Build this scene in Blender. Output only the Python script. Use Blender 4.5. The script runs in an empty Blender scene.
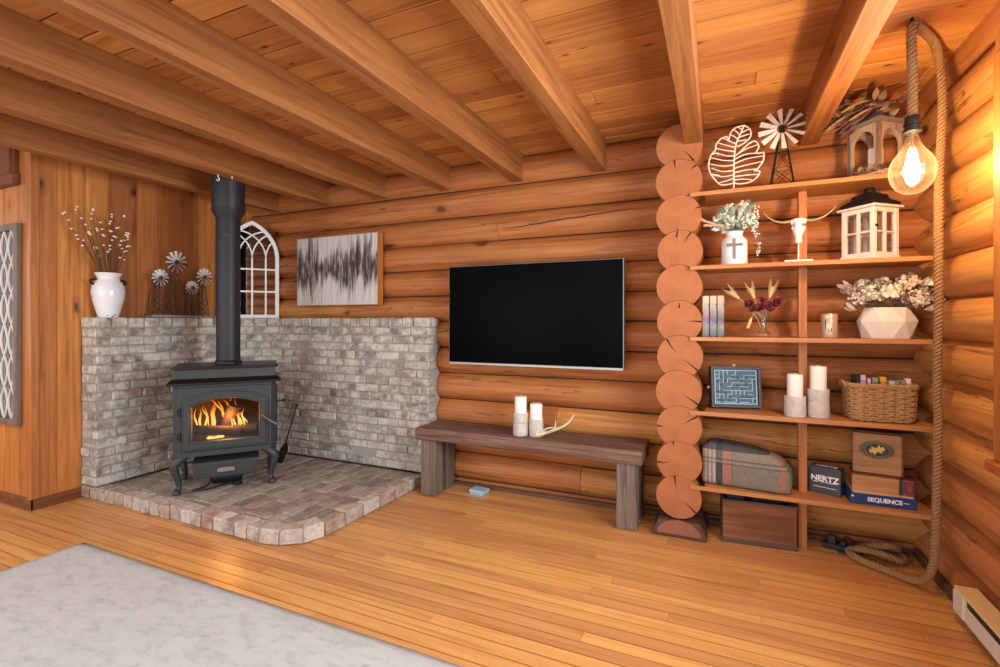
import bpy, math, random
from mathutils import Vector, Matrix, noise
PI = math.pi
S = bpy.context.scene
COL = S.collection
R = random.Random(7)

# ------------------------------------------------------------------ helpers
class MB:
    """collects shapes, then links them as ONE mesh object"""
    def __init__(s): s.v = []; s.f = []; s.m = []; s.sm = []
    def add(s, vs, fs, M=None, mat=0, smooth=False):
        b = len(s.v)
        for p in vs:
            p = Vector(p); s.v.append(tuple(M @ p if M else p))
        for f in fs:
            s.f.append([b + i for i in f]); s.m.append(mat); s.sm.append(smooth)
    def box(s, x0, x1, y0, y1, z0, z1, M=None, mat=0):
        s.add([(x0,y0,z0),(x1,y0,z0),(x1,y1,z0),(x0,y1,z0),(x0,y0,z1),(x1,y0,z1),(x1,y1,z1),(x0,y1,z1)],
              [(0,3,2,1),(4,5,6,7),(0,1,5,4),(1,2,6,5),(2,3,7,6),(3,0,4,7)], M, mat)
    def cbox(s, x0, x1, y0, y1, z0, z1, c, M=None, mat=0, jit=0, rnd=R):
        """box with chamfered edges, each corner jittered"""
        vs = []; idx = {}
        for i, (sx, sy, sz) in enumerate([(a, b, d) for a in (0,1) for b in (0,1) for d in (0,1)]):
            P = Vector((x1 if sx else x0, y1 if sy else y0, z1 if sz else z0))
            if jit: P += Vector((rnd.uniform(-jit,jit), rnd.uniform(-jit,jit), rnd.uniform(-jit,jit)))
            d = Vector((-1 if sx else 1, -1 if sy else 1, -1 if sz else 1)) * c
            for ax in range(3):
                q = P.copy()
                for k in range(3):
                    if k != ax: q[k] += d[k]
                idx[(sx,sy,sz,ax)] = len(vs); vs.append(q)
        fs = []
        g = lambda a,b,d,ax: idx[(a,b,d,ax)]
        for v in (0,1):
            fs.append([g(v,0,0,0),g(v,0,1,0),g(v,1,1,0),g(v,1,0,0)][::1 if v==0 else -1])
            fs.append([g(0,v,0,1),g(1,v,0,1),g(1,v,1,1),g(0,v,1,1)][::1 if v==0 else -1])
            fs.append([g(0,0,v,2),g(0,1,v,2),g(1,1,v,2),g(1,0,v,2)][::1 if v==0 else -1])
        for a in (0,1):
            for b in (0,1):
                fs.append([g(a,b,0,0),g(a,b,0,1),g(a,b,1,1),g(a,b,1,0)][::1 if a!=b else -1])
                fs.append([g(a,0,b,0),g(a,1,b,0),g(a,1,b,2),g(a,0,b,2)][::1 if a!=b else -1])
                fs.append([g(0,a,b,1),g(1,a,b,1),g(1,a,b,2),g(0,a,b,2)][::-1 if a!=b else 1])
        for a in (0,1):
            for b in (0,1):
                for d in (0,1):
                    f = [g(a,b,d,0),g(a,b,d,1),g(a,b,d,2)]
                    fs.append(f if (a+b+d)%2==0 else f[::-1])
        s.add(vs, fs, M, mat)
    def lathe(s, prof, seg=24, M=None, mat=0, smooth=True, sx=1, sy=1, ph=0, wob=0):
        vs = []; fs = []; n = len(prof)
        for i in range(seg):
            a = 2*PI*i/seg + ph
            for j, (r, z) in enumerate(prof):
                rr = r*(1 + wob*noise.noise((math.cos(a)*1.7, math.sin(a)*1.7, z*14)))
                vs.append((rr*math.cos(a)*sx, rr*math.sin(a)*sy, z))
        for i in range(seg):
            k = (i+1) % seg
            for j in range(n-1): fs.append((i*n+j, k*n+j, k*n+j+1, i*n+j+1))
        if prof[0][0] > 1e-6: fs.append([i*n for i in range(seg)][::-1])
        if prof[-1][0] > 1e-6: fs.append([i*n+n-1 for i in range(seg)])
        s.add(vs, fs, M, mat, smooth)
    def tube(s, pts, rad, seg=8, M=None, mat=0, smooth=True, caps=True, flat=1.0, up=None):
        pts = [Vector(p) for p in pts]; n = len(pts)
        if not hasattr(rad, '__len__'): rad = [rad]*n
        vs = []; fs = []
        t0 = (pts[1]-pts[0]).normalized()
        nrm = Vector(up) if up else (Vector((0,0,1)) if abs(t0.z) < .9 else Vector((1,0,0)))
        for i in range(n):
            t = (pts[min(i+1,n-1)]-pts[max(i-1,0)])
            t = t.normalized() if t.length > 1e-9 else t0
            nrm = (nrm - t*nrm.dot(t))
            nrm = nrm.normalized() if nrm.length > 1e-6 else t.orthogonal().normalized()
            b = t.cross(nrm)
            for k in range(seg):
                a = 2*PI*(k+.5)/seg
                vs.append(pts[i] + (b*math.cos(a) + nrm*math.sin(a)*flat)*rad[i])
        for i in range(n-1):
            for k in range(seg):
                l = (k+1) % seg
                fs.append((i*seg+k, i*seg+l, (i+1)*seg+l, (i+1)*seg+k))
        if caps:
            fs.append(list(range(seg))[::-1]); fs.append([(n-1)*seg+k for k in range(seg)])
        s.add(vs, fs, M, mat, smooth)
    def prism(s, poly, h0, h1, M=None, mat=0, smooth=False):
        """poly in x,z extruded along y from h0 to h1 (counter-clockwise seen from -y)"""
        n = len(poly)
        vs = [(p[0], h0, p[1]) for p in poly] + [(p[0], h1, p[1]) for p in poly]
        fs = [list(range(n)), [n+i for i in range(n)][::-1]]
        s.add(vs, fs, M, mat)
        b = len(s.v) - 2*n
        for i in range(n):
            j = (i+1) % n
            s.f.append([b+j, b+i, b+n+i, b+n+j]); s.m.append(mat); s.sm.append(smooth)
    def ring(s, po, pi, h0, h1, M=None, mat=0, closed=True):
        """frame between two outlines of equal length, in x,z, extruded along y"""
        n = len(po)
        vs = [(p[0],h0,p[1]) for p in po]+[(p[0],h0,p[1]) for p in pi]+[(p[0],h1,p[1]) for p in po]+[(p[0],h1,p[1]) for p in pi]
        fs = []
        for i in range(n if closed else n-1):
            j = (i+1) % n
            fs += [(i,j,n+j,n+i),(2*n+j,2*n+i,3*n+i,3*n+j),(j,i,2*n+i,2*n+j),(n+i,n+j,3*n+j,3*n+i)]
        s.add(vs, fs, M, mat)
    def sphere(s, c, r, seg=12, rings=8, M=None, mat=0, sc=(1,1,1)):
        prof = [(r*math.sin(PI*i/rings), -r*math.cos(PI*i/rings)) for i in range(rings+1)]
        T = Matrix.Translation(c) @ Matrix.Diagonal((*sc,1))
        s.lathe(prof, seg, (M @ T) if M else T, mat)
    def leaf(s, p, d, n, L, W, mat=0, bend=.2, th=.0012):
        """a small closed leaf blade with a raised midrib"""
        d = Vector(d).normalized(); n = Vector(n); n = n - d*n.dot(d)
        n = n.normalized() if n.length > 1e-5 else d.orthogonal().normalized()
        b = d.cross(n); p = Vector(p)
        vs = []
        prof = [(0,.08),(.25,.75),(.5,1),(.75,.72),(1,.05)]
        for t, w in prof:
            c = p + d*(L*t) - n*(bend*L*t*t)
            vs += [c + b*(W*w/2) - n*.15*W*w, c + n*th, c - b*(W*w/2) - n*.15*W*w, c - n*th]
        fs = []
        for i in range(4):
            for k in range(4):
                l = (k+1) % 4
                fs.append((i*4+k, i*4+l, i*4+4+l, i*4+4+k))
        fs += [(3,2,1,0),(16,17,18,19)]
        s.add(vs, fs, None, mat, True)
    def build(s, name, mats, parent=None, loc=None, rot=None, bevel=0, ang=38, seg=2, sub=0):
        me = bpy.data.meshes.new(name)
        me.from_pydata(s.v, [], s.f)
        if not isinstance(mats, (list, tuple)): mats = [mats]
        for m in mats: me.materials.append(m)
        me.polygons.foreach_set('material_index', s.m)
        me.polygons.foreach_set('use_smooth', s.sm)
        me.update()
        if any(s.sm): me.set_sharp_from_angle(angle=math.radians(50))
        o = bpy.data.objects.new(name, me); COL.objects.link(o)
        if parent: o.parent = parent
        if loc: o.location = loc
        if rot: o.rotation_euler = rot
        if bevel:
            b = o.modifiers.new('edge', 'BEVEL'); b.width = bevel; b.segments = seg; b.limit_method = 'ANGLE'; b.angle_limit = math.radians(ang)
        if sub:
            b = o.modifiers.new('smooth', 'SUBSURF'); b.levels = sub; b.render_levels = sub
        return o

def tag(o, label=None, cat=None, group=None, kind=None):
    if label: o['label'] = label
    if cat: o['category'] = cat
    if group: o['group'] = group
    if kind: o['kind'] = kind
    return o
def thing(name, loc, label, cat, rz=0, group=None, kind=None):
    o = bpy.data.objects.new(name, None); COL.objects.link(o)
    o.empty_display_size = .05
    o.location = loc; o.rotation_euler = (0,0,rz)
    return tag(o, label, cat, group, kind)
def struct(o, label=None, cat=None): return tag(o, label, cat, None, 'structure')
def catmull(pts, n=8, closed=False):
    P = [Vector(p) for p in pts]; out = []; m = len(P)
    for i in range(m if closed else m-1):
        if closed: a,b,c,d = P[i-1],P[i],P[(i+1)%m],P[(i+2)%m]
        else: a,b,c,d = P[max(i-1,0)],P[i],P[i+1],P[min(i+2,m-1)]
        for k in range(n):
            t = k/n
            out.append(.5*((2*b)+(c-a)*t+(2*a-5*b+4*c-d)*t*t+(3*b-a-3*c+d)*t**3))
    if not closed: out.append(P[-1])
    return out
def text_shape(mb, s, size, M, mat=0, ext=.0006, bold=0, sx=1):
    cu = bpy.data.curves.new('t', 'FONT'); cu.body = s; cu.size = size; cu.extrude = ext; cu.offset = bold
    cu.align_x = 'CENTER'; cu.align_y = 'CENTER'
    o = bpy.data.objects.new('t', cu); COL.objects.link(o)
    bpy.context.view_layer.update()
    me = bpy.data.meshes.new_from_object(o.evaluated_get(bpy.context.evaluated_depsgraph_get()))
    mb.add([(v.co.x*sx, v.co.y, v.co.z) for v in me.vertices], [list(p.vertices) for p in me.polygons], M, mat)
    bpy.data.objects.remove(o); bpy.data.curves.remove(cu); bpy.data.meshes.remove(me)
FRONT = Matrix.Rotation(PI/2, 4, 'X')      # writing on a face that looks towards -y
def rotz(a): return Matrix.Rotation(a, 4, 'Z')
def T(x, y, z): return Matrix.Translation((x,y,z))

# ------------------------------------------------------------------ materials
def hx(h, k=1.0):
    h = h.lstrip('#'); c = [int(h[i:i+2],16)/255 for i in (0,2,4)]
    return tuple((x/12.92 if x <= .04045 else ((x+.055)/1.055)**2.4)*k for x in c) + (1,)
class NT:
    def __init__(s, name):
        s.mat = bpy.data.materials.new(name); s.mat.use_nodes = True
        s.t = s.mat.node_tree; s.b = s.t.nodes['Principled BSDF']; s.out = s.t.nodes['Material Output']
    def n(s, typ, **kw):
        x = s.t.nodes.new('ShaderNode'+typ)
        for k, v in kw.items(): setattr(x, k, v)
        return x
    def l(s, a, b): s.t.links.new(a, b)
    def math(s, op, a, b=None, c=None):
        x = s.n('Math', operation=op)
        for i, q in enumerate((a,b,c)):
            if q is None: continue
            if isinstance(q, (int,float)): x.inputs[i].default_value = q
            else: s.l(q, x.inputs[i])
        return x.outputs[0]
    def mix(s, f, a, b, mode='MIX'):
        x = s.n('Mix', data_type='RGBA', blend_type=mode)
        for i, q in ((0,f),(6,a),(7,b)):
            if isinstance(q, (int,float,tuple)): x.inputs[i].default_value = q
            else: s.l(q, x.inputs[i])
        return x.outputs[2]
    def ramp(s, f, stops, interp='LINEAR'):
        x = s.n('ValToRGB'); cr = x.color_ramp; cr.interpolation = interp
        while len(cr.elements) < len(stops): cr.elements.new(.5)
        for e, (p, c) in zip(cr.elements, stops): e.position = p; e.color = c
        s.l(f, x.inputs[0]); return x.outputs[0]
    def coords(s, scale=(1,1,1), island=True, src='Object'):
        tc = s.n('TexCoord').outputs[src]
        if island:
            g = s.n('NewGeometry').outputs['Random Per Island']
            s.isl = g
            cx = s.n('CombineXYZ'); s.l(s.math('MULTIPLY', g, 37.0), cx.inputs[0]); s.l(s.math('MULTIPLY', g, 53.0), cx.inputs[1]); s.l(s.math('MULTIPLY', g, 71.0), cx.inputs[2])
            va = s.n('VectorMath', operation='ADD'); s.l(tc, va.inputs[0]); s.l(cx.outputs[0], va.inputs[1]); tc = va.outputs[0]
        s.base = tc
        return s.scale(scale)
    def scale(s, scale):
        mp = s.n('Mapping'); mp.inputs['Scale'].default_value = scale; s.l(s.base, mp.inputs[0]); return mp.outputs[0]
    def noise(s, vec, scale=1, detail=4, rough=.55, dist=0):
        x = s.n('TexNoise'); x.inputs['Scale'].default_value = scale; x.inputs['Detail'].default_value = detail
        x.inputs['Roughness'].default_value = rough; x.inputs['Distortion'].default_value = dist
        s.l(vec, x.inputs['Vector']); return x.outputs['Fac']
    def bump(s, h, strength=.2, dist=.01):
        x = s.n('Bump'); x.inputs['Strength'].default_value = strength; x.inputs['Distance'].default_value = dist
        s.l(h, x.inputs['Height']); s.l(x.outputs[0], s.b.inputs['Normal'])
    def set(s, **kw):
        for k, v in kw.items():
            q = s.b.inputs[k.replace('_',' ')]
            if isinstance(v, (int,float,tuple)): q.default_value = v
            else: s.l(v, q)
        return s.mat

def plain(name, col, rough=.5, metal=0, var=.12, sc=30, bump=0, spec=.5):
    m = NT(name); v = m.coords((1,1,1), False)
    nz = m.noise(v, sc, 3)
    c = m.mix(nz, tuple(x*(1-var) for x in col[:3])+(1,), tuple(min(1,x*(1+var)) for x in col[:3])+(1,))
    if bump: m.bump(nz, bump, .004)
    return m.set(Base_Color=c, Roughness=rough, Metallic=metal, Specular_IOR_Level=spec)

def wood(name, light, mid, dark, axis='X', rough=.45, grain=1.0, knots=.5, var=.25, bump=.15, spec=.35, knotc=None, ks=1.0, blotch=.5, cracks=0, joint=None):
    m = NT(name)
    def sc(a, b): return {'X':(a,b,b),'Y':(b,a,b),'Z':(b,b,a)}[axis]
    v = m.coords(sc(.7*grain, 16*grain))
    n1 = m.noise(v, 1.6, 6, .6, .8)
    n2 = m.noise(m.scale(sc(.9*grain, 3.2*grain)), 1.3, 3, .5, .4)
    n3 = m.noise(m.scale(sc(6*grain, 90*grain)), 1, 3, .6)
    c = m.ramp(n1, [(.28,dark),(.47,mid),(.7,light)])
    c = m.mix(m.ramp(n2, [(.35,(0,0,0,1)),(.68,(blotch,)*3+(1,))]), c, m.mix(.5, dark, mid))
    c = m.mix(m.math('MULTIPLY', n3, .34), c, dark)
    val = m.math('MULTIPLY_ADD', m.isl, var*2, 1-var)
    hs = m.n('HueSaturation'); m.l(val, hs.inputs['Value']); m.l(c, hs.inputs['Color'])
    m.l(m.math('MULTIPLY_ADD', m.isl, .012, .494), hs.inputs['Hue']); c = hs.outputs[0]
    h = n1
    if knots:
        vo = m.n('TexVoronoi'); vo.inputs['Scale'].default_value = 1.0
        wv = m.n('VectorMath', operation='ADD'); m.l(m.scale(sc(2.2*ks, 5.0*ks)), wv.inputs[0])
        nn = m.n('TexNoise'); nn.inputs['Scale'].default_value = 9; m.l(m.base, nn.inputs['Vector'])
        ns = m.n('VectorMath', operation='SCALE'); ns.inputs['Scale'].default_value = .22; m.l(nn.outputs['Color'], ns.inputs[0]); m.l(ns.outputs[0], wv.inputs[1])
        m.l(wv.outputs[0], vo.inputs['Vector'])
        wn = m.n('SeparateColor'); m.l(vo.outputs['Color'], wn.inputs[0])
        keep = m.math('LESS_THAN', wn.outputs[0], knots)
        k = m.ramp(vo.outputs['Distance'], [(.0,(1,1,1,1)),(.09,(.85,.85,.85,1)),(.14,(.25,.25,.25,1)),(.26,(0,0,0,1))])
        kf = m.math('MULTIPLY', k, keep)
        c = m.mix(kf, c, knotc or tuple(x*.28 for x in dark[:3])+(1,))
    if cracks:
        v2 = m.scale(sc(.55, 7)); nz = m.noise(v2, 1, 4, .6, .5)
        band = m.math('ABSOLUTE', m.math('SUBTRACT', nz, .5))
        gate = m.math('GREATER_THAN', m.noise(m.scale(sc(.5,2.5)), 1.7, 2), .56)
        cf = m.math('MULTIPLY', m.ramp(band, [(0,(1,1,1,1)),(.010,(.0,.0,.0,1))]), gate)
        c = m.mix(m.math('MULTIPLY', cf, cracks), c, tuple(x*.22 for x in dark[:3])+(1,))
    if joint:                                # darker line along the long board joints
        step, wdt, amt = joint
        sy = m.n('SeparateXYZ'); m.l(m.n('TexCoord').outputs['Object'], sy.inputs[0])
        ph = m.math('FRACT', m.math('DIVIDE', m.math('ADD', sy.outputs[1], 3.6), step))
        ed = m.math('SUBTRACT', .5, m.math('ABSOLUTE', m.math('SUBTRACT', ph, .5)))
        jf = m.math('MULTIPLY', m.ramp(ed, [(0,(1,1,1,1)),(wdt*.55,(1,1,1,1)),(wdt,(0,0,0,1))]), m.math('MULTIPLY_ADD', n2, .9, amt-.45))
        c = m.mix(jf, c, tuple(x*.38 for x in dark[:3])+(1,))
    m.bump(m.math('ADD', h, m.math('MULTIPLY', n3, .5)), bump, .006)
    return m.set(Base_Color=c, Roughness=rough, Specular_IOR_Level=spec)

def endgrain(name, a, b, dark):
    m = NT(name); v = m.coords((1,1,1), False)
    ln = m.n('VectorMath', operation='LENGTH')
    fl = m.n('VectorMath', operation='MULTIPLY'); fl.inputs[1].default_value = (1,0,1); m.l(v, fl.inputs[0]); m.l(fl.outputs[0], ln.inputs[0])
    nz = m.noise(v, 9, 4)
    rr = m.math('ADD', m.math('MULTIPLY', ln.outputs['Value'], 420), m.math('MULTIPLY', nz, 6))
    w = m.math('MULTIPLY_ADD', m.math('SINE', rr), .5, .5)
    fine = m.noise(v, 160, 3)
    c = m.mix(m.math('MULTIPLY', w, .16), a, b)
    c = m.mix(m.math('MULTIPLY', m.ramp(nz, [(.4,(0,0,0,1)),(.7,(1,1,1,1))]), .5), c, b)
    c = m.mix(m.math('MULTIPLY', fine, .3), c, dark)
    m.bump(fine, .15, .004)
    return m.set(Base_Color=c, Roughness=.65, Specular_IOR_Level=.25)

def brickmat(name, stops, wash, washc, sc=1):
    m = NT(name); v = m.coords((1,1,1))
    c = m.ramp(m.isl, stops, 'CONSTANT')
    n1 = m.noise(v, 34*sc, 6, .65); n2 = m.noise(v, 9*sc, 4, .6)
    c = m.mix(m.math('MULTIPLY', m.ramp(n2, [(.38,(0,0,0,1)),(.62,(1,1,1,1))]), wash), c, washc)
    c = m.mix(m.ramp(n1, [(.3,(.55,)*3+(1,)),(.5,(0,0,0,1))]), c, (.09,.075,.065,1))
    m.bump(m.math('ADD', n1, n2), .8, .008)
    return m.set(Base_Color=c, Roughness=.9, Specular_IOR_Level=.2)

def emit(name, col, st):
    m = NT(name); e = m.n('Emission'); e.inputs[0].default_value = col; e.inputs[1].default_value = st
    m.l(e.outputs[0], m.out.inputs[0]); return m.mat
def thin_glass(name, tint=(1,1,1,1), gloss=.08, rough=.02):
    m = NT(name); t = m.n('BsdfTransparent'); t.inputs[0].default_value = tint
    g = m.n('BsdfGlossy'); g.inputs['Roughness'].default_value = rough
    lw = m.n('LayerWeight'); lw.inputs[0].default_value = .25
    mx = m.n('MixShader'); m.l(m.math('MULTIPLY_ADD', lw.outputs['Fresnel'], .45, gloss), mx.inputs[0]); m.l(t.outputs[0], mx.inputs[1]); m.l(g.outputs[0], mx.inputs[2])
    m.l(mx.outputs[0], m.out.inputs[0]); return m.mat

M = {}
LOGc = (hx('d29655'), hx('c07b3f'), hx('91542a'))
M['logx'] = wood('log_wood_lengthwise', *LOGc, 'X', .55, 1.5, .40, .12, .4, cracks=.85, ks=1.0)
M['logy'] = wood('log_wood_crosswise', hx('d3985a'), hx('c28044'), hx('96582d'), 'Y', .55, 1.5, .25, .14, .3, cracks=.8, ks=.9)
M['logend'] = endgrain('log_end_grain', hx('b97549'), hx('9c5c36'), hx('744022'))
M['footface'] = endgrain('weathered_end_grain', hx('a06a4e'), hx('7e4f38'), hx('513022'))
M['check'] = plain('log_check_dark', hx('2a140a'), .9)
M['chink'] = plain('chinking_grey', hx('301f15'), .9, bump=.2)
M['beam'] = wood('beam_rough_fir', hx('b57740'), hx('9c6232'), hx('70401d'), 'Y', .6, 1.2, .12, .1, .35, blotch=.35)
M['ceil'] = wood('ceiling_pine_boards', hx('dea05b'), hx('cb8a49'), hx('a0632e'), 'X', .5, .8, .6, .2, .12, ks=2.8, joint=(.142,.03,.8), knotc=hx('4a230c'))
M['floor'] = wood('floor_oak_strips', hx('dfa768'), hx('d19556'), hx('aa703e'), 'X', .34, 1.3, 0, .16, .06, spec=.4, blotch=.12, joint=(.071,.05,.42))
M['gap'] = plain('floor_gap', hx('1e0f06'), .8)
M['panel'] = wood('cedar_panel', hx('cd8a4b'), hx('b36d34'), hx('82491f'), 'Z', .5, 1.2, .6, .30, .12, ks=1.15, knotc=hx('3b1c0c'))
M['trimz'] = wood('trim_wood_upright', hx('c98445'), hx('b26d34'), hx('89501f'), 'Z', .5, 1.2, 0, .1, .1)
M['trimx'] = wood('trim_wood_flat', hx('8a5530'), hx('754424'), hx('522c14'), 'X', .5, 1.2, 0, .1, .1)
M['trimy'] = wood('trim_wood_flat_cross', hx('8a5530'), hx('754424'), hx('522c14'), 'Y', .5, 1.2, 0, .1, .1)
M['shelf'] = wood('shelf_pine', hx('d29a62'), hx('c0844d'), hx('9c6434'), 'X', .45, 1.2, .08, .05, .08, ks=1.5)
M['upright'] = wood('shelf_upright_pine', hx('c78a52'), hx('b3743f'), hx('925527'), 'Z', .5, 1.5, 0, .05, .1)
M['bench'] = wood('bench_reclaimed', hx('a08270'), hx('7a5a4b'), hx('452f25'), 'X', .75, 1.6, .15, .1, .6, blotch=.6)
M['benchz'] = wood('bench_reclaimed_leg', hx('988a80'), hx('776659'), hx('48382f'), 'Z', .75, 1.6, .05, .08, .6)
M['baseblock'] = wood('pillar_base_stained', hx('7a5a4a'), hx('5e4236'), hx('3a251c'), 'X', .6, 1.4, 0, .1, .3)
M['crate'] = wood('crate_old_wood', hx('a9704c'), hx('85522f'), hx('4d2d1a'), 'X', .65, 1.6, .1, .1, .3, blotch=.8)
M['crated'] = wood('crate_dark_wood', hx('75594b'), hx('5c4438'), hx('38271f'), 'X', .65, 1.6, 0, .1, .3)
BR = [(0,hx('8f8b83')),(.16,hx('9a968d')),(.3,hx('7f7a73')),(.42,hx('aaa69d')),(.55,hx('8d7d73')),(.66,hx('989083')),(.78,hx('716d69')),(.88,hx('997f74')),(.95,hx('a6a199'))]
M['brick'] = brickmat('whitewashed_brick', BR, .85, hx('d3cbbc'))
PV = [(0,hx('8a7d70')),(.15,hx('97897b')),(.3,hx('7d7167')),(.45,hx('a19485')),(.6,hx('8c7568')),(.75,hx('756b63')),(.88,hx('93796c'))]
M['paver'] = brickmat('hearth_brick', PV, .55, hx('b3a89b'))
ED = [(0,hx('a18f80')),(.2,hx('b0a091')),(.4,hx('9c7c6b')),(.6,hx('bbaea0')),(.8,hx('8b7c70'))]
M['edgebrick'] = brickmat('hearth_edge_brick', ED, .6, hx('cfc5b6'))
M['mortar'] = plain('mortar', hx('9a948a'), .95, bump=.4, sc=60)
M['mortard'] = plain('mortar_dark', hx('857b70'), .95, bump=.4, sc=60)
M['slab'] = plain('ledge_slate', hx('8f8880'), .85, bump=.5, sc=25, var=.3)
M['iron'] = plain('stove_iron', hx('353a3a'), .5, .2, .1, 60, .05)
M['ironb'] = plain('stove_black_plate', hx('15110f'), .38, .2, .1, 40)
M['pipe'] = plain('stove_pipe_black', hx('26282a'), .5, .3, .12, 12)
M['steel'] = plain('dull_steel', hx('6c6b68'), .45, .7)
M['nickel'] = plain('nickel', hx('a9a49b'), .35, .9)
M['firebrick'] = plain('firebox_sooty', hx('3a2417'), .9, 0, .5, 14, .3)
M['char'] = plain('charred_wood', hx('2c1a10'), .95, 0, .6, 18, .6)
M['black'] = plain('black_plastic', hx('141414'), .45)
M['blackm'] = plain('black_metal', hx('1b1a19'), .5, .3)
M['tv'] = plain('screen_black', hx('010101'), .3, 0, 0, 1, 0, .03)
M['tvedge'] = plain('screen_bezel', hx('77777a'), .4, .6)
M['white'] = plain('white_paint', hx('e8e6e2'), .5, 0, .03)
M['cream'] = plain('cream_metal', hx('ece2cf'), .5, 0, .05)
M['mirror'] = plain('mirror_glass', hx('a4a8a8'), .02, 1, 0)
M['candle'] = plain('candle_wax', hx('efe9df'), .55, 0, .02)
M['wick'] = plain('wick', hx('4a4038'), .9)
M['glass'] = thin_glass('clear_glass')
M['stoveglass'] = thin_glass('stove_glass', (.93,.9,.86,1), .02)
M['amber'] = thin_glass('amber_bulb_glass', (1,.92,.78,1), .06)
m = NT('amber_coated_bulb'); t1 = m.n('BsdfTransparent'); t1.inputs[0].default_value = (1,.93,.80,1)
t2 = m.n('BsdfTranslucent'); t2.inputs[0].default_value = (1,.80,.52,1); t3 = m.n('BsdfGlossy'); t3.inputs['Roughness'].default_value = .03
lw = m.n('LayerWeight'); lw.inputs[0].default_value = .3
m1 = m.n('MixShader'); m.l(m.math('MULTIPLY_ADD', lw.outputs['Facing'], .03, .006), m1.inputs[0]); m.l(t1.outputs[0], m1.inputs[1]); m.l(t2.outputs[0], m1.inputs[2])
m2 = m.n('MixShader'); m.l(m.math('MULTIPLY_ADD', lw.outputs['Fresnel'], .3, .04), m2.inputs[0]); m.l(m1.outputs[0], m2.inputs[1]); m.l(t3.outputs[0], m2.inputs[2])
m.l(m2.outputs[0], m.out.inputs[0]); M['bulb'] = m.mat
M['filament'] = emit('glowing_filament', (1,.72,.36,1), 60)
M['sky'] = emit('daylight', (.9,.95,1,1), 3)
# rug
m = NT('rug_pile'); v = m.coords((1,1,1), False)
n1 = m.noise(v, 2.2, 5, .6); n2 = m.noise(v, 220, 2); n3 = m.noise(m.scale((1,2.0,1)), 9, 8, .78, .2)
c = m.mix(n1, hx('b4b6b6'), hx('c8caca')); c = m.mix(m.ramp(n3, [(.48,(0,0,0,1)),(.70,(.6,)*3+(1,))]), c, hx('8c8c88'))
c = m.mix(m.ramp(m.noise(m.scale((1,1.8,1)), 5.5, 2, .4), [(.72,(0,0,0,1)),(.78,(.5,)*3+(1,))]), c, hx('77777a'))
c = m.mix(m.math('MULTIPLY', n2, .22), c, hx('8c8c88'))
m.bump(n2, .25, .006); M['rug'] = m.set(Base_Color=c, Roughness=1.0, Specular_IOR_Level=.05)
# birch bark
m = NT('birch_bark'); v = m.coords((6,6,60), False); n1 = m.noise(v, 1.6, 4, .6); n2 = m.noise(m.scale((30,30,36)), 1, 3)
c = m.mix(n2, hx('d6d0c8'), hx('a79d92')); c = m.mix(m.ramp(n1, [(.61,(0,0,0,1)),(.69,(.75,)*3+(1,))]), c, hx('5d554f'))
m.bump(n2, .8, .006); M['birch'] = m.set(Base_Color=c, Roughness=.8)
# rope
m = NT('jute_rope'); v = m.coords((1,1,1), False); n1 = m.noise(v, 150, 4, .7); n2 = m.noise(v, 24, 2)
c = m.mix(n1, hx('7a5636'), hx('bb9468')); c = m.mix(m.math('MULTIPLY', n2, .3), c, hx('523418'))
m.bump(n1, .6, .004); M['rope'] = m.set(Base_Color=c, Roughness=.9, Specular_IOR_Level=.15)
M['wicker'] = plain('basket_seagrass', hx('a98052'), .8, 0, .35, 55, .4)
M['wickerd'] = plain('basket_inner', hx('5b3f25'), .9)

# ------------------------------------------------------------------ setting
H = 2.56                                    # ceiling boards
BACKY, RIGHTX, LEFTX = 3.47, 1.07, -4.30
# floor: oak strips along x
mb = MB(); y = -3.6; rf = random.Random(3)
while y < 3.7:
    x = -6.6 - rf.uniform(0,.9)
    while x < 1.4:
        L = rf.uniform(1.0, 3.2)
        mb.box(x+.0008, x+L-.0008, y+.0028, y+.0682, -.02, 0)
        x += L
    y += .071
mb.box(-6.7, 1.5, -3.7, 3.75, -.05, -.012, mat=1)
struct(mb.build('floor', [M['floor'], M['gap']]), 'honey oak strip floor boards')
# ceiling boards along x
mb = MB(); y = -3.6; rf = random.Random(5)
while y < 3.7:
    x = -6.6 - rf.uniform(0,2)
    while x < 1.4:
        L = rf.uniform(1.8, 3.8)
        mb.cbox(x+.0008, x+L-.0008, y+.0016, y+.1404, H, H+.02, .005)
        x += L
    y += .142
mb.box(-6.7, 1.5, -3.7, 3.75, H+.006, H+.05, mat=1)
struct(mb.build('ceiling', [M['ceil'], M['gap']]), 'knotty pine board ceiling')
# beams, each its own
beam_words = ['beam nearest the log pillar corner lamp', 'beam resting on the stacked log ends', 'beam ending on the log wall above the television',
              'beam ending on the log wall left of the television', 'beam crossing above the abstract painting', 'beam running just right of the black stove pipe',
              'beam grazing the black stove pipe sleeve', 'beam lying along the cedar panelled wall']
xs = [.495, -.135, -.765, -1.395, -2.025, -2.655, -3.285, -3.915]
for i, bx in enumerate(xs):
    mb = MB(); rb = random.Random(20+i)
    n = 40; vs = []; fs = []
    y0, y1 = -3.5, 3.44
    for k in range(n+1):
        yy = y0 + (y1-y0)*k/n
        w = .05 + .0015*noise.noise((yy*2, i*3.1, 0)); zb = 2.36 + .002*noise.noise((yy*1.7, i*7.7, 5)); c = .005
        vs += [(bx-w, yy, H-.001), (bx-w, yy, zb+c), (bx-w+c, yy, zb), (bx+w-c, yy, zb), (bx+w, yy, zb+c), (bx+w, yy, H-.001)]
    for k in range(n):
        for q in range(6):
            l = (q+1) % 6
            fs.append((k*6+q, k*6+l, k*6+6+l, k*6+6+q))
    fs += [[5,4,3,2,1,0], [n*6+q for q in range(6)]]
    mb.add(vs, fs)
    struct(mb.build('ceiling_beam', M['beam']), 'rough sawn fir ceiling '+beam_words[i], 'ceiling beam')

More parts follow.
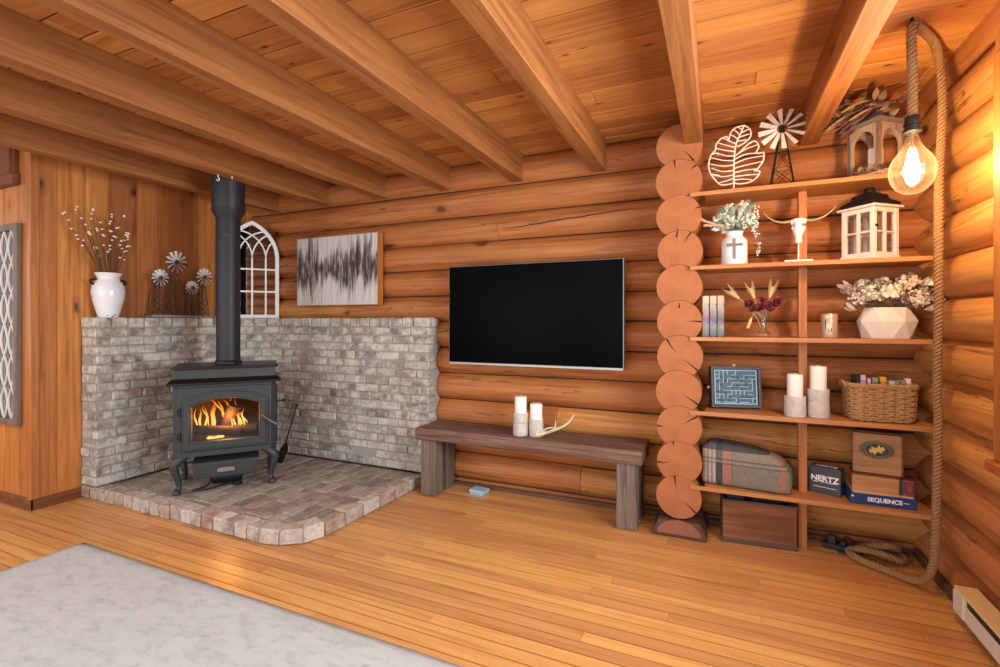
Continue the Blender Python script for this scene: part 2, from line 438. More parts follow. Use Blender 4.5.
def log(mb, axis, a0, a1, c, z, r, seed, seg=26, step=.06, bias=0):
    n = max(3, int((a1-a0)/step)); vs = []; fs = []
    for k in range(n+1):
        t = a0 + (a1-a0)*k/n
        rr = r*(1 + .010*noise.noise((t*.9, seed*5.3, 0)) + .006*noise.noise((t*4, seed*3.3, 2)))
        dz = .004*noise.noise((t*.7, seed*2.1, 9))
        for q in range(seg):
            a = 2*PI*q/seg
            r2 = rr*(1+.010*noise.noise((t*2.2, math.cos(a)*1.5+seed, math.sin(a)*1.5)))
            u, w = r2*math.cos(a), r2*math.sin(a) + dz
            vs.append((t, c+u, z+w) if axis == 'x' else (c-u, t, z+w))
    for k in range(n):
        for q in range(seg):
            l = (q+1) % seg
            fs.append((k*seg+q, k*seg+l, k*seg+seg+l, k*seg+seg+q))
    fs += [list(range(seg))[::-1], [n*seg+q for q in range(seg)]]
    mb.add(vs, fs, None, 0, True)
# back wall of horizontal logs
PIT = .2105
back_z = [2.455 - PIT*i for i in range(13)]
mb = MB(); mb.box(-4.45, 1.3, BACKY+.012, BACKY+.14, 0, H)
wb = struct(mb.build('wall_back', M['chink']), 'wall of round honey coloured logs')
joints = {2:[-1.55], 9:[-1.08], 5:[-3.0], 7:[-2.6], 11:[-.9]}
for i, z in enumerate(back_z):
    cuts = [-4.36] + joints.get(i, []) + [1.22]
    for j in range(len(cuts)-1):
        mb = MB(); log(mb, 'x', cuts[j]+.001, cuts[j+1]-.001, BACKY+.058+(.006 if j else 0), z, .1125, i*3+j+1)
        if i == 2 and j == 1:               # the long drying check
            pts = [(-1.5+.98*t, BACKY+.059-.1138*math.cos(.62*(t-.45)), z+.1138*math.sin(.62*(t-.45))+.006*noise.noise((t*9,3,0))) for t in [k/24 for k in range(25)]]
            mb.tube(pts, [.0012+.006*math.sin(PI*k/24)**.6 for k in range(25)], 6, mat=1, flat=.5)
        mb.build('log', [M['logx'], M['check']], wb)
# right wall of logs, half a course out of step, with a window opening
mb = MB(); mb.box(RIGHTX+.02, RIGHTX+.2, 2.33, BACKY+.14, 0, H); mb.box(RIGHTX+.02, RIGHTX+.2, -3.7, .6, 0, H)
mb.box(RIGHTX+.02, RIGHTX+.2, .6, 2.33, 0, .78); mb.box(RIGHTX+.02, RIGHTX+.2, .6, 2.33, 2.29, H)
wr = struct(mb.build('wall_right', M['chink']), 'right wall of round logs')
right_z = [2.50, 2.355, 2.148, 1.940, 1.735, 1.520, 1.300, 1.083, .868, .653, .445, .238, .03]
right_z = [2.36-.2105*(i-1) for i in range(13)]
for i, z in enumerate(right_z):
    spans = [(-3.6, .62), (2.33, 3.47)] if .62 < z < 2.42 else [(-3.6, 3.47)]
    for (a, b) in spans:
        mb = MB(); log(mb, 'y', a, b, RIGHTX+.052, z, .1125, 50+i*2); mb.build('log', M['logy'], wr)
# left side: cedar panel wall, short return, far walls
mb = MB(); y = 1.765; rp = random.Random(11); ws = [.125,.17,.15,.20,.16,.19,.17,.15,.18,.2,.2]
for w in ws:
    if y > 3.6: break
    mb.cbox(LEFTX-.02, LEFTX, y+.0005, min(y+w, 3.62)-.0005, 0, H, .003); y += w
mb.box(LEFTX-.1, LEFTX-.008, 1.77, 3.62, 0, H, mat=1)
struct(mb.build('wall_left', [M['panel'], M['gap']]), 'left wall of upright knotty cedar boards')
mb = MB(); x = LEFTX-.03
for w in [.16,.19,.15,.2,.17,.18,.2,.16,.2,.2,.2,.2]:
    mb.cbox(x-w+.0008, x-.0008, 1.75, 1.77, 0, H, .004); x -= w
mb.box(-6.6, LEFTX-.02, 1.762, 1.85, 0, H, mat=1)
struct(mb.build('wall_left_return', [M['panel'], M['gap']]), 'short wall return of cedar boards')
mb = MB(); mb.cbox(LEFTX-.045, LEFTX+.006, 1.737, 1.79, 0, H, .004)
struct(mb.build('trim_1', M['trimz']), 'pale corner board of the cedar wall')
mb = MB(); mb.cbox(LEFTX, LEFTX+.018, 1.73, 2.03, 0, .075, .004); mb.cbox(-6.6, LEFTX+.018, 1.732, 1.75, 0, .075, .004)
struct(mb.build('baseboard_left', M['trimy']), 'dark stained baseboard')
mb = MB(); mb.cbox(.985, 1.03, 2.78, 3.40, 0, .05, .004); mb.cbox(-2.0, .985, 3.405, 3.43, 0, .028, .004)  # added dark strips imitating the shade under the lowest logs
struct(mb.build('foot_shade_strip', M['baseblock']), 'dark strip standing in for shade along the foot of the log walls')
mb = MB(); mb.cbox(-4.95, -4.455, 1.70, 1.75, 2.25, 2.33, .006); mb.cbox(-4.93, -4.475, 1.715, 1.75, 2.33, 2.56, .004); mb.cbox(-4.53, -4.49, 1.70, 1.72, 2.33, 2.56, .004)
struct(mb.build('trim_2', M['trimx']), 'boxed wooden trim high on the left wall')
mb = MB(); mb.box(-6.7, -6.6, -3.7, 1.85, 0, 1.0); mb.box(-6.7, -6.6, -3.7, 1.85, 2.3, H); mb.box(-6.7, -6.6, -3.7, -2.4, 1.0, 2.3); mb.box(-6.7, -6.6, .9, 1.85, 1.0, 2.3)
struct(mb.build('wall_far_left', M['panel']))
mb = MB(); mb.box(-6.7, 1.3, -3.7, -3.6, 0, .5); mb.box(-6.7, 1.3, -3.7, -3.6, 2.35, H)
for a, b in ((-6.7,-5.2),(-2.9,-2.3),(.4,1.3)): mb.box(a, b, -3.7, -3.6, .5, 2.35)
struct(mb.build('wall_front', M['panel']))
# window in the right wall, its boards and glass
mb = MB()
mb.cbox(.93, 1.02, 2.30, 2.397, .785, 2.286, .005); mb.cbox(.93, 1.02, .53, .63, .785, 2.286, .005)
mb.cbox(.935, 1.03, .53, 2.397, 2.286, 2.36, .005); mb.cbox(.91, 1.03, .51, 2.41, .745, .785, .005)
mb.box(1.02, 1.18, 2.30, 2.33, .785, 2.286); mb.box(1.02, 1.18, .60, .63, .785, 2.286); mb.box(1.02, 1.18, .63, 2.30, .755, .785); mb.box(1.02, 1.18, .63, 2.30, 2.286, 2.31)
mb.box(1.08, 1.12, 1.44, 1.48, .785, 2.286)
w1 = struct(mb.build('window_1', M['trimz']), 'wood cased window in the right log wall')
mb = MB(); mb.box(1.098, 1.102, .63, 2.30, .785, 2.286); mb.build('window_pane', M['glass'], w1)

def log_front(z, gap=.010):
    """y of the scribed face of the back wall's logs at height z"""
    return min([BACKY+.058 - math.sqrt(max(0, (.1125+gap)**2-(z-q)**2)) for q in back_z if abs(z-q) < .1125+gap] + [BACKY]) - .002
# ------------------------------------------------------------------ stacked log ends (stub of a cross wall)
st = thing('stacked_log_post', (-.214, 3.12, 0), 'post of eleven stacked sawn log ends on a dark footing beside the shelves', 'log post')
post_z = [.237 + .2118*i for i in range(11)]
chk = [[(100,.09),(-40,.1)], [(185,.08),(105,.03)], [(35,.11),(180,.05)], [(-32,.11)], [(125,.11),(-38,.12)], [(0,.09)], [(-90,.04)], [(60,.07)], [(-95,.08),(20,.03)], [(100,.06),(40,.05)], [(-50,.1)]]
for i, z in enumerate(post_z):
    r = .130 + R.uniform(-.003,.003); cx = R.uniform(-.005,.005)
    out = []
    for k in range(48):
        a = 2*PI*k/48
        px, pz = r*math.cos(a)*(1+.01*noise.noise((math.cos(a),math.sin(a),i*3.))), r*math.sin(a)
        if i and pz < 0:
            dx = px + cx - last[0]; low = z - last[1]
            if dx*dx + (pz+low)**2 < (last[2]+.002)**2: pz = math.sqrt(max(0,(last[2]+.002)**2-dx*dx)) - low
        out.append((px, pz))
    mb = MB(); dy = R.uniform(.002, .010)
    mb.prism(out, dy, .40, mat=0, smooth=True)
    for k in range(48, 96): mb.v[k] = (mb.v[k][0], log_front(mb.v[k][2]+z)-3.12, mb.v[k][2])
    mb.m[-50] = 1                                             # sawn face
    vs = []
    for (ang, L) in chk[i]:
        a = math.radians(ang); d = Vector((math.cos(a), 0, math.sin(a))); nn = Vector((-math.sin(a),0,math.cos(a)))
        o = d*(r*.99); e = d*(r-L); b = Vector((0, dy-.0012, 0)); mid = (o+e)/2 + nn*.004
        w = .0055
        for yo in (0,): mb.add([o+nn*w+b, mid+nn*w*.4+b, e+b, mid-nn*w*.5+b, o-nn*w+b], [(0,1,2,3,4)], None, 2)
    mb.build('log_end', [M['logy'], M['logend'], M['check']], st, (cx, 0, z))
    last = (cx, z, r)
mb = MB(); mb.prism([(-.155,0),(.155,0),(.155,.02),(.115,.10),(-.115,.10),(-.155,.02)], -.02, .285)
mb.build('footing', M['baseblock'], st, bevel=.004)
mb = MB(); mb.prism([(.125*math.cos(PI*k/20), .022+.085*math.sin(PI*k/20)) for k in range(21)], -.026, -.018)
tag(mb.build('half_log_face', M['footface'], st), 'reddish half-round log face')

# ------------------------------------------------------------------ brick surround and hearth
def brick_panel(p0, p1, z0, z1, th, name, parent, seed, e0=0, e1=0, cap=True):
    """wall of laid bricks; the face runs p0 -> p1, its back lies th to the left of that direction"""
    rb = random.Random(seed); mb = MB()
    d = Vector((p1[0]-p0[0], p1[1]-p0[1])); L = d.length; ang = math.atan2(d.y, d.x)
    Mx = T(p0[0], p0[1], 0) @ rotz(ang)
    mb.box(.004-e0, L-.004+e1, .006, th, z0, z1-.004, Mx, 1)
    ch = .0665; nc = int(round((z1-z0-(.075 if cap else 0))/ch)); ch = (z1-z0-(.075 if cap else 0))/nc
    for c in range(nc):
        x = (-.105 if c % 2 else 0)-e0; x += rb.uniform(-.03,.03)
        while x < L+e1:
            l = .213 + rb.uniform(-.018,.018); a, b = max(-e0,x), min(L+e1, x+l)
            if b-a > .03:
                o = rb.uniform(-.009,.005)
                mb.cbox(a+.004, b-.004, o, min(th-.005,.09), z0+c*ch+.004, z0+(c+1)*ch-.004, .006, Mx, 0, .003, rb)
            x += l
    if cap:
        x = -e0*.5
        while x < L+e1*.5-.02:
            l = .108 + rb.uniform(-.008,.008); b = min(L+e1*.5, x+l)
            if L+e1*.5-b < .04: b = L+e1*.5
            mb.cbox(x+.004, b-.004, -.008+rb.uniform(-.004,.004), th-.002, z1-.072, z1+rb.uniform(-.003,.003), .007, Mx, 0, .003, rb)
            x = b
    return mb.build(name, [M['brick'], M['mortar']], parent)
bs = thing('brick_surround', (-3.9, 3.0, 0), 'waist-high whitewashed brick surround wrapping the corner behind the stove', 'brick surround')
BT = 1.325
HT = .09
for o in (brick_panel((-4.11, 2.03), (-4.11, 2.825), HT+.007, BT, .18, 'brick_panel', bs, 1, 0, .05),
          brick_panel((-4.11, 2.825), (-3.715, 3.28), HT+.007, BT, .12, 'brick_panel', bs, 2, .05, .05),
          brick_panel((-3.715, 3.28), (-2.09, 3.28), HT+.007, BT, .128, 'brick_panel', bs, 3, .05, 0),
          brick_panel((-4.29, 2.03), (-4.11, 2.03), HT+.007, BT, .05, 'brick_panel', bs, 4),
          brick_panel((-2.09, 3.28), (-2.09, 3.405), HT+.007, BT, .05, 'brick_panel', bs, 5)):
    o.matrix_parent_inverse = Matrix.Translation((3.9,-3.0,0))
mb = MB()
poly = [(-4.29,2.2),(-4.12,2.85),(-3.71,3.30),(-2.11,3.30),(-2.11,3.408),(-4.29,3.408)]
vs = [(x,y,BT-.03) for x,y in poly]+[(x,y,BT-.012) for x,y in poly]; n = len(poly)
mb.add(vs, [list(range(n))[::-1],[n+i for i in range(n)]]+[(i,(i+1)%n,n+(i+1)%n,n+i) for i in range(n)])
zz_ = [HT+.004+(BT-.012-HT)*k/70 for k in range(71)]
vs = [(x, y, z) for x in (-2.14,-2.085) for z in zz_ for y in (3.40, max(3.404, log_front(z)))]; fs = []
for k in range(70):
    a, b = 2*k, 142+2*k
    fs += [(a,a+1,a+3,a+2),(b,b+2,b+3,b+1),(a,a+2,b+2,b),(a+1,b+1,b+3,a+3)]
mb.add(vs, fs+[(0,142,143,1),(140,141,283,282)])
o = mb.build('mortar_ledge', M['mortar'], bs); o.matrix_parent_inverse = Matrix.Translation((3.9,-3.0,0))

he = thing('brick_hearth', (-3.2, 2.7, 0), 'low brick hearth pad with a clipped corner under the stove', 'hearth')
hp = [(-4.29,2.025),(-2.45,2.025),(-2.31,2.045),(-2.20,2.125),(-2.15,2.25),(-2.13,3.28),(-4.29,3.28)]
mb = MB(); q = [(x+(.012 if x>-4 else 0)*-1, y+.012) for x,y in hp]; n = len(q)
mb.add([(x,y,0) for x,y in q]+[(x,y,HT-.007) for x,y in q], [list(range(n))[::-1],[n+i for i in range(n)]]+[(i,(i+1)%n,n+(i+1)%n,n+i) for i in range(n)], None, 1)
rb = random.Random(9)
x = -4.10; ci = 0
while x < -2.26:
    yend = 3.27; y = 2.145 - rb.uniform(0,.2)
    while y < yend:
        l = .212+rb.uniform(-.012,.012); a, b = max(2.15,y), min(yend,y+l)
        lim = 2.15 if x < -2.46 else 2.15+(x+2.46)*.6
        a = max(a, lim)
        if b-a > .04: mb.cbox(x+.003, x+.102, a+.003, b-.003, HT-.05, HT+rb.uniform(-.004,.003), .005, None, 0, .003, rb)
        y += l
    x += .105
o = mb.build('paving', [M['paver'], M['mortard']], he); o.matrix_parent_inverse = Matrix.Translation((3.2,-2.7,0))
mb = MB()
def edge(p0, p1, w, depth):
    d = Vector((p1[0]-p0[0], p1[1]-p0[1])); L = d.length; n = max(1, round(L/w)); w = L/n
    Mx = T(p0[0],p0[1],0) @ rotz(math.atan2(d.y,d.x))
    for k in range(n):
        o = rb.uniform(-.004,.004)
        mb.cbox(k*w+.004, (k+1)*w-.004, o, depth, .004, HT+rb.uniform(-.003,.003), .006, Mx, 0, .004, rb)
edge(hp[0], hp[1], .104, .115); edge(hp[1], hp[2], .15, .12); edge(hp[2], hp[3], .15, .12); edge(hp[3], hp[4], .15, .12); edge(hp[4], (hp[5][0], 3.27), .185, .105)
o = mb.build('edging', M['edgebrick'], he); o.matrix_parent_inverse = Matrix.Translation((3.2,-2.7,0))
for ch in (he, bs):
    pass

# ------------------------------------------------------------------ wood stove
SA = math.radians(50.6)
SX, SY = -3.22, 2.395
stv = thing('wood_stove', (SX, SY, HT+.006), 'dark grey cast iron wood stove with an arched glass door', 'wood stove', SA)
def arch(hw, z0, zs, zc, n=16):
    pts = [(-hw, z0), (hw, z0)]
    for k in range(n+1):
        t = 1-2*k/n; pts.append((hw*t, zs+(zc-zs)*(1-t*t)))
    return pts
mb = MB(); W, D = .325, .42; z0, z1 = .25, .765
pl = [(-W+.035,0),(W-.035,0),(W,.035),(W,D),(-W,D),(-W,.035)]
def slab(mb, pl, a, b, mat=0):
    n = len(pl); mb.add([(x,y,a) for x,y in pl]+[(x,y,b) for x,y in pl], [list(range(n))[::-1],[n+i for i in range(n)]]+[(i,(i+1)%n,n+(i+1)%n,n+i) for i in range(n)], None, mat)
slab(mb, pl, z0, z0+.04); slab(mb, pl, z1-.03, z1)
for sx in (-1,1):
    mb.box(*(sorted((sx*(W-.02), sx*W))), .035, D, z0, z1)
    a = [(sx*.21,0),(sx*(W-.035),0),(sx*W,.035),(sx*W,.055),(sx*.21,.03)]
    slab(mb, a if sx > 0 else a[::-1], z0+.04, z1-.03)
mb.box(-W, W, D-.02, D, z0, z1); mb.box(-.215,.215,0,.03,z0+.04,.355); mb.box(-.215,.215,0,.03,.655,z1-.03)
mb.build('body', M['iron'], stv, bevel=.004)
mb = MB(); mb.box(-.23,.23,.37,.385,.27,.73); mb.box(-.24,-.225,.03,.385,.27,.73); mb.box(.225,.24,.03,.385,.27,.73); mb.box(-.24,.24,.03,.385,.29,.335); mb.box(-.24,.24,.03,.385,.70,.72)
tag(mb.build('firebox', M['firebrick'], stv), 'sooty firebox lining')
mb = MB(); mb.add([(-W-.035,-.035,.77),(W+.035,-.035,.77),(W+.035,D+.01,.77),(-W-.035,D+.01,.77),(-W-.035,-.035,.757),(W+.035,-.035,.757),(W+.035,D+.01,.757),(-W-.035,D+.01,.757),(-W-.005,-.005,.80),(W+.005,-.005,.80),(W+.005,D,.80),(-W-.005,D,.80)],
   [(7,6,5,4),(4,5,1,0),(5,6,2,1),(6,7,3,2),(7,4,0,3),(0,1,9,8),(1,2,10,9),(2,3,11,10),(3,0,8,11),(8,9,10,11)])
tag(mb.build('lip', M['ironb'], stv, bevel=.003), 'black flared lip')
mb = MB(); mb.box(-W+.005, W-.005, 0, D, .79, .866); mb.build('hood', M['iron'], stv, bevel=.003)
mb = MB(); p2 = [(-W+.01,-.02),(W-.01,-.02),(W+.012,.0),(W+.012,D+.01),(-W-.012,D+.01),(-W-.012,.0)]; slab(mb, p2, .864, .882)
tag(mb.build('top_plate', M['ironb'], stv, bevel=.004), 'black top plate')
mb = MB()
mb.ring(arch(.268,.298,.645,.705), arch(.213,.357,.605,.655), -.022, .0)
mb.ring(arch(.254,.312,.634,.692), arch(.225,.344,.616,.667), -.034, -.02)
door = mb.build('door', M['iron'], stv, bevel=.004)
mb = MB(); mb.prism(arch(.222,.347,.613,.663), -.012, -.007); mb.build('glass_pane', M['stoveglass'], door)
for hz in (.40, .57):
    mb = MB(); mb.lathe([(.009,-.03),(.009,.03)], 10, T(-.278,-.012,hz)); mb.box(-.295,-.27,-.006,.0,hz-.02,hz+.02); mb.build('hinge', M['ironb'], door)
mb = MB(); mb.tube(catmull([(.235,-.03,.515),(.25,-.07,.508),(.275,-.10,.49),(.335,-.13,.455)],6), .006, 8); mb.tube([(.27+.011*k,-.098-.0054*k,.492-.0062*k) for k in range(7)], .0095, 8)
tag(mb.build('door_handle', M['steel'], door), 'spring-wound metal door handle')
mb = MB(); mb.box(-.20,.20,-.03,.30,.10,.205); mb.box(-.21,.21,-.022,.29,.195,.21)
dr = mb.build('ash_drawer', M['iron'], stv, bevel=.006)
mb = MB(); mb.ring([(-.185,.115),(.185,.115),(.185,.188),(-.185,.188)], [(-.17,.127),(.17,.127),(.17,.176),(-.17,.176)], -.036, -.029); mb.build('drawer_trim', M['iron'], dr)
mb = MB(); mb.prism([(-.055,.137),(.055,.137)]+[(.055*math.cos(PI*k/10),.152+.016*math.sin(PI*k/10)) for k in range(11)], -.044, -.03)
tag(mb.build('badge', M['nickel'], dr, bevel=.002), 'silver oval badge')
for sx in (-1,1):
    for yy, s2 in ((.035,-1),(D-.05,1)):
        mb = MB(); px = sx*.285
        path = catmull([(px-sx*.08,yy,.262),(px-sx*.02,yy,.25),(px+sx*.03,yy+s2*.018,.205),(px+sx*.022,yy+s2*.014,.14),(px+sx*.006,yy+s2*.002,.07),(px+sx*.008,yy+s2*.008,.03),(px+sx*.012,yy+s2*.012,.022)],5)
        n = len(path); rad = [.012+.027*min(1,k/6)*(1-.80*min(1,k/(n*.70))) + (.010*max(0,(k-n*.8)/(n*.2))) for k in range(n)]
        mb.tube(path, rad, 10, up=(0,1,0)); mb.lathe([(.024,0),(.027,.008),(.022,.024),(.011,.032)], 12, T(px+sx*.018,yy+s2*.016,0))
        mb.build('leg', M['iron'], stv)
mb = MB(); mb.tube([(W,.06,.60),(W+.05,.06,.60)], .007, 8); mb.sphere((W+.055,.06,.60), .014); mb.box(W,W+.012,.1,.14,.28,.72)
mb.build('damper_lever', M['ironb'], stv)
mb = MB(); mb.box(-.09,.07,.12,.28,.025,.095); mb.lathe([(.045,-.1),(.045,.1)], 14, T(0,.16,.05)@Matrix.Rotation(PI/2,4,'Y'))
blo = mb.build('blower', M['black'], stv, bevel=.006)
sM = T(SX,SY,HT) @ rotz(SA)
def S2W(x,y,z): return sM @ Vector((x,y,z))
mb = MB(); mb.tube(catmull([(-.02,.12,.03),(.06,.06,.006),(.10,.10,.006),(.02,.13,.006),(-.10,.04,.006),(-.19,.03,.006),(-.20,.05,.006),(-.12,.09,.02),(-.10,.13,.07)],8), .006, 7)
tag(mb.build('power_cord', M['black'], blo), 'thin black cord in loops')
# fire
mb = MB()
rfl = random.Random(8); FL = []
for k in range(9): FL.append((-.19+.014*k+rfl.uniform(-.006,.006), .13+rfl.uniform(0,.07), .405+rfl.uniform(-.01,.02), rfl.uniform(.10,.19), rfl.uniform(.018,.028), rfl.uniform(-.02,.012)))
for k in range(8): FL.append((.035+.014*k+rfl.uniform(-.006,.006), .16+rfl.uniform(0,.06), .39+rfl.uniform(-.01,.03), rfl.uniform(.10,.21), rfl.uniform(.016,.026), rfl.uniform(-.04,.0)))
for k in range(5): FL.append((-.03+.02*k, .23+rfl.uniform(0,.03), .46, rfl.uniform(.10,.17), .02, rfl.uniform(-.05,.0)))
for k in range(8): FL.append((-.13+.013*k, .09+rfl.uniform(0,.03), .338, rfl.uniform(.015,.035), .017, .01))
for (x,y,z,h,w,l) in FL:
    n = 12; pts = []; rr = []
    for k in range(n+1):
        t = k/n; pts.append((x+l*t*2+.012*math.sin(t*7+x*60)*t, y, z+h*t)); rr.append(max(.0008, w*(math.sin(PI*min(1,t*.86+.14))**1.2)*(1-.45*t)))
    mb.tube(pts, rr, 8, flat=.45)
m = NT('flame_light'); tc = m.n('TexCoord'); sp = m.n('SeparateXYZ'); m.l(tc.outputs['Object'], sp.inputs[0])
zz = m.math('MULTIPLY', m.math('SUBTRACT', sp.outputs[2], .40), 3.6)
nz = m.n('TexNoise'); nz.inputs['Scale'].default_value = 22; m.l(tc.outputs['Object'], nz.inputs['Vector'])
hh = m.math('ADD', zz, m.math('MULTIPLY_ADD', nz.outputs['Fac'], .7, -.35))
col = m.ramp(hh, [(.0,(1,.62,.16,1)),(.35,(1,.36,.05,1)),(.75,(.8,.14,.01,1))])
e = m.n('Emission'); m.l(col, e.inputs[0]); e.inputs[1].default_value = 2.2
tr = m.n('BsdfTransparent'); lw = m.n('LayerWeight'); lw.inputs[0].default_value = .5
fc = m.math('MULTIPLY_ADD', m.math('SUBTRACT', 1.0, lw.outputs['Facing']), .85, .0)
mx = m.n('MixShader'); m.l(fc, mx.inputs[0]); m.l(tr.outputs[0], mx.inputs[1]); m.l(e.outputs[0], mx.inputs[2]); m.l(mx.outputs[0], m.out.inputs[0])
o = tag(mb.build('flames', m.mat), 'orange flames burning behind the stove glass', 'fire', kind='stuff'); o.location = (SX,SY,HT+.014); o.rotation_euler = (0,0,SA)
for (p, q, r, lb) in [((-.2,.13,.40),(.09,.11,.365),.034,'charred log lying across the front of the fire'), ((-.02,.26,.36),(.055,.17,.56),.05,'charred log leaning upright in the middle of the fire'), ((.0,.2,.37),(.2,.15,.375),.034,'charred log lying at the right of the fire')]:
    mb = MB(); a, b = Vector(p), Vector(q); ps = [a.lerp(b,k/8) for k in range(9)]
    mb.tube(ps, [r*(1+.14*noise.noise((k*.9,p[0]*9,1))) for k in range(9)], 9)
    o = tag(mb.build('firewood_log', M['char']), lb, 'firewood'); o.location = (SX,SY,HT+.024); o.rotation_euler = (0,0,SA)
# stove pipe
pp = S2W(0,.295,0)
sp_ = thing('stove_pipe', (pp.x, pp.y, HT+.882), 'tall matte black flue pipe rising from the stove to the ceiling', 'stove pipe')
b = HT+.882
mb = MB(); mb.lathe([(.083,0),(.083,2.13-b)], 32); mb.lathe([(.0845,1.71-b),(.0845,1.716-b)],32); mb.build('pipe', M['pipe'], sp_)
mb = MB(); mb.lathe([(.084,2.085-b),(.112,2.14-b),(.114,2.15-b),(.114,H-.001-b)], 32); mb.lathe([(.117,2.142-b),(.117,2.16-b)],32); mb.build('sleeve', M['pipe'], sp_)
mb = MB(); mb.lathe([(.098,0),(.098,.012),(.087,.03)], 32); mb.build('collar', M['ironb'], sp_)
mb = MB(); mb.lathe([(.012,0),(.012,.004)], 12, T(.058,-.0595,1.95-b)@rotz(PI/4)@Matrix.Rotation(PI/2,4,'X')); mb.build('plug', M['iron'], sp_)
# fire shovel
fs_ = thing('fire_shovel', (-3.415, 3.03, HT), 'small black fire shovel leaning on bricks right of the stove', 'fire tool')
mb = MB(); mb.tube([(0,.03,.06),(-.045,.23,.45)], .006, 8); mb.sphere((-.045,.23,.452), .012); mb.build('handle', M['blackm'], fs_)
mb = MB(); mb.prism([(-.035,0),(.035,0),(.045,.12),(.012,.17),(-.012,.17),(-.045,.12)], 0, .005, T(0,0,.002)@Matrix.Rotation(-.45,4,'X')); mb.build('blade', M['blackm'], fs_, bevel=.002)
# ceiling hooks
for (x,y,lb) in [(-3.30,2.39,'small white metal hook on the beam beside the stove pipe'),(-3.245,2.46,'second tiny hook screwed into the beam near the pipe')]:
    mb = MB(); mb.tube(catmull([(0,0,0),(0,0,-.018),(.012,0,-.034),(.0,0,-.046),(-.014,0,-.036)],6) if 'white' in lb else [(0,0,0),(0,0,-.02)], .0035, 8)
    o = tag(mb.build('ceiling_hook', M['white']), lb, 'hook'); o.location = (x,y,2.36)

# ------------------------------------------------------------------ on the brick ledge
mb = MB(); mb.cbox(-4.285,-4.115, 2.43, 3.02, BT, BT+.022, .006, None, 0, .006)
tag(mb.build('stone_slab', M['slab']), 'rough grey stone slab on the brick ledge under the rusty windmills', 'slab')
# vase with dark flecks
m = NT('vase_glaze'); v = m.coords((1,1,1), False); c = m.mix(m.ramp(m.noise(v, 26, 2), [(.70,(0,0,0,1)),(.73,(1,1,1,1))]), hx('e3e3e2'), hx('4b3d38'))
M['vase'] = m.set(Base_Color=c, Roughness=.2)
VX, VY = -4.182, 2.147
vz = thing('ceramic_vase', (VX,VY,BT), 'white glazed vase with dark flecks and two small handles holding branches', 'vase')
mb = MB(); mb.lathe([(.0,.0),(.062,0),(.064,.01),(.080,.07),(.097,.14),(.103,.19),(.097,.24),(.08,.272),(.068,.29),(.07,.305),(.08,.322),(.084,.333),(.078,.335),(.066,.31),(.064,.29),(.09,.2),(.08,.1),(0,.05)], 36)
mb.build('body', M['vase'], vz)
for s in (-1,1):
    mb = MB(); mb.tube(catmull([(0,s*.092,.245),(0,s*.112,.258),(0,s*.110,.278),(0,s*.075,.285)],6), .008, 8); tag(mb.build('handle', M['blackm'], vz), 'dark handle')
# branches, each with catkins
M['twig'] = plain('branch_bark', hx('5b3d2a'), .8); M['catkin'] = plain('catkin_white', hx('f0e4d2'), .9)
rb = random.Random(31)
tips = [(-.255,.74),(-.235,.64),(-.19,.80),(-.16,.62),(-.12,.78),(-.07,.72),(-.03,.80),(.01,.68),(.05,.77),(.08,.62),(.11,.73),(.14,.66),(.155,.56),(-.10,.55)]
for i, (ty, tz) in enumerate(tips):
    th_ = thing('willow_branch', (VX,VY,BT), 'thin brown branch with small white buds standing in the flecked white vase', 'branch', group='budded branches in the white vase')
    bx = rb.uniform(-.03,.1); p0 = (rb.uniform(-.02,.02), ty*.12+rb.uniform(-.01,.01), .25)
    pts = catmull([p0,(bx*.4, ty*.45+rb.uniform(-.02,.02), .25+(tz-.25)*.45),(bx*.8,ty*.8+rb.uniform(-.02,.02),.25+(tz-.25)*.8),(bx,ty,tz)],7)
    mb = MB(); mb.tube(pts, [.0034-.0022*k/len(pts) for k in range(len(pts))], 6)
    ck = []
    for k in range(rb.choice((4,5,5,6))):
        j = rb.randrange(9, len(pts)); p = pts[j] + Vector((rb.uniform(-.003,.006), rb.uniform(-.014,.014), rb.uniform(-.004,.01)))
        mb.tube([pts[j-1], p], .0012, 5)
        ck.append(p)
    mb.build('stem', M['twig'], th_); 
    for p in ck:
        mb2 = MB(); mb2.sphere(p, .0075, 8, 6, None, 0, (1,1.25,.8)); mb2.build('catkin', M['catkin'], th_)

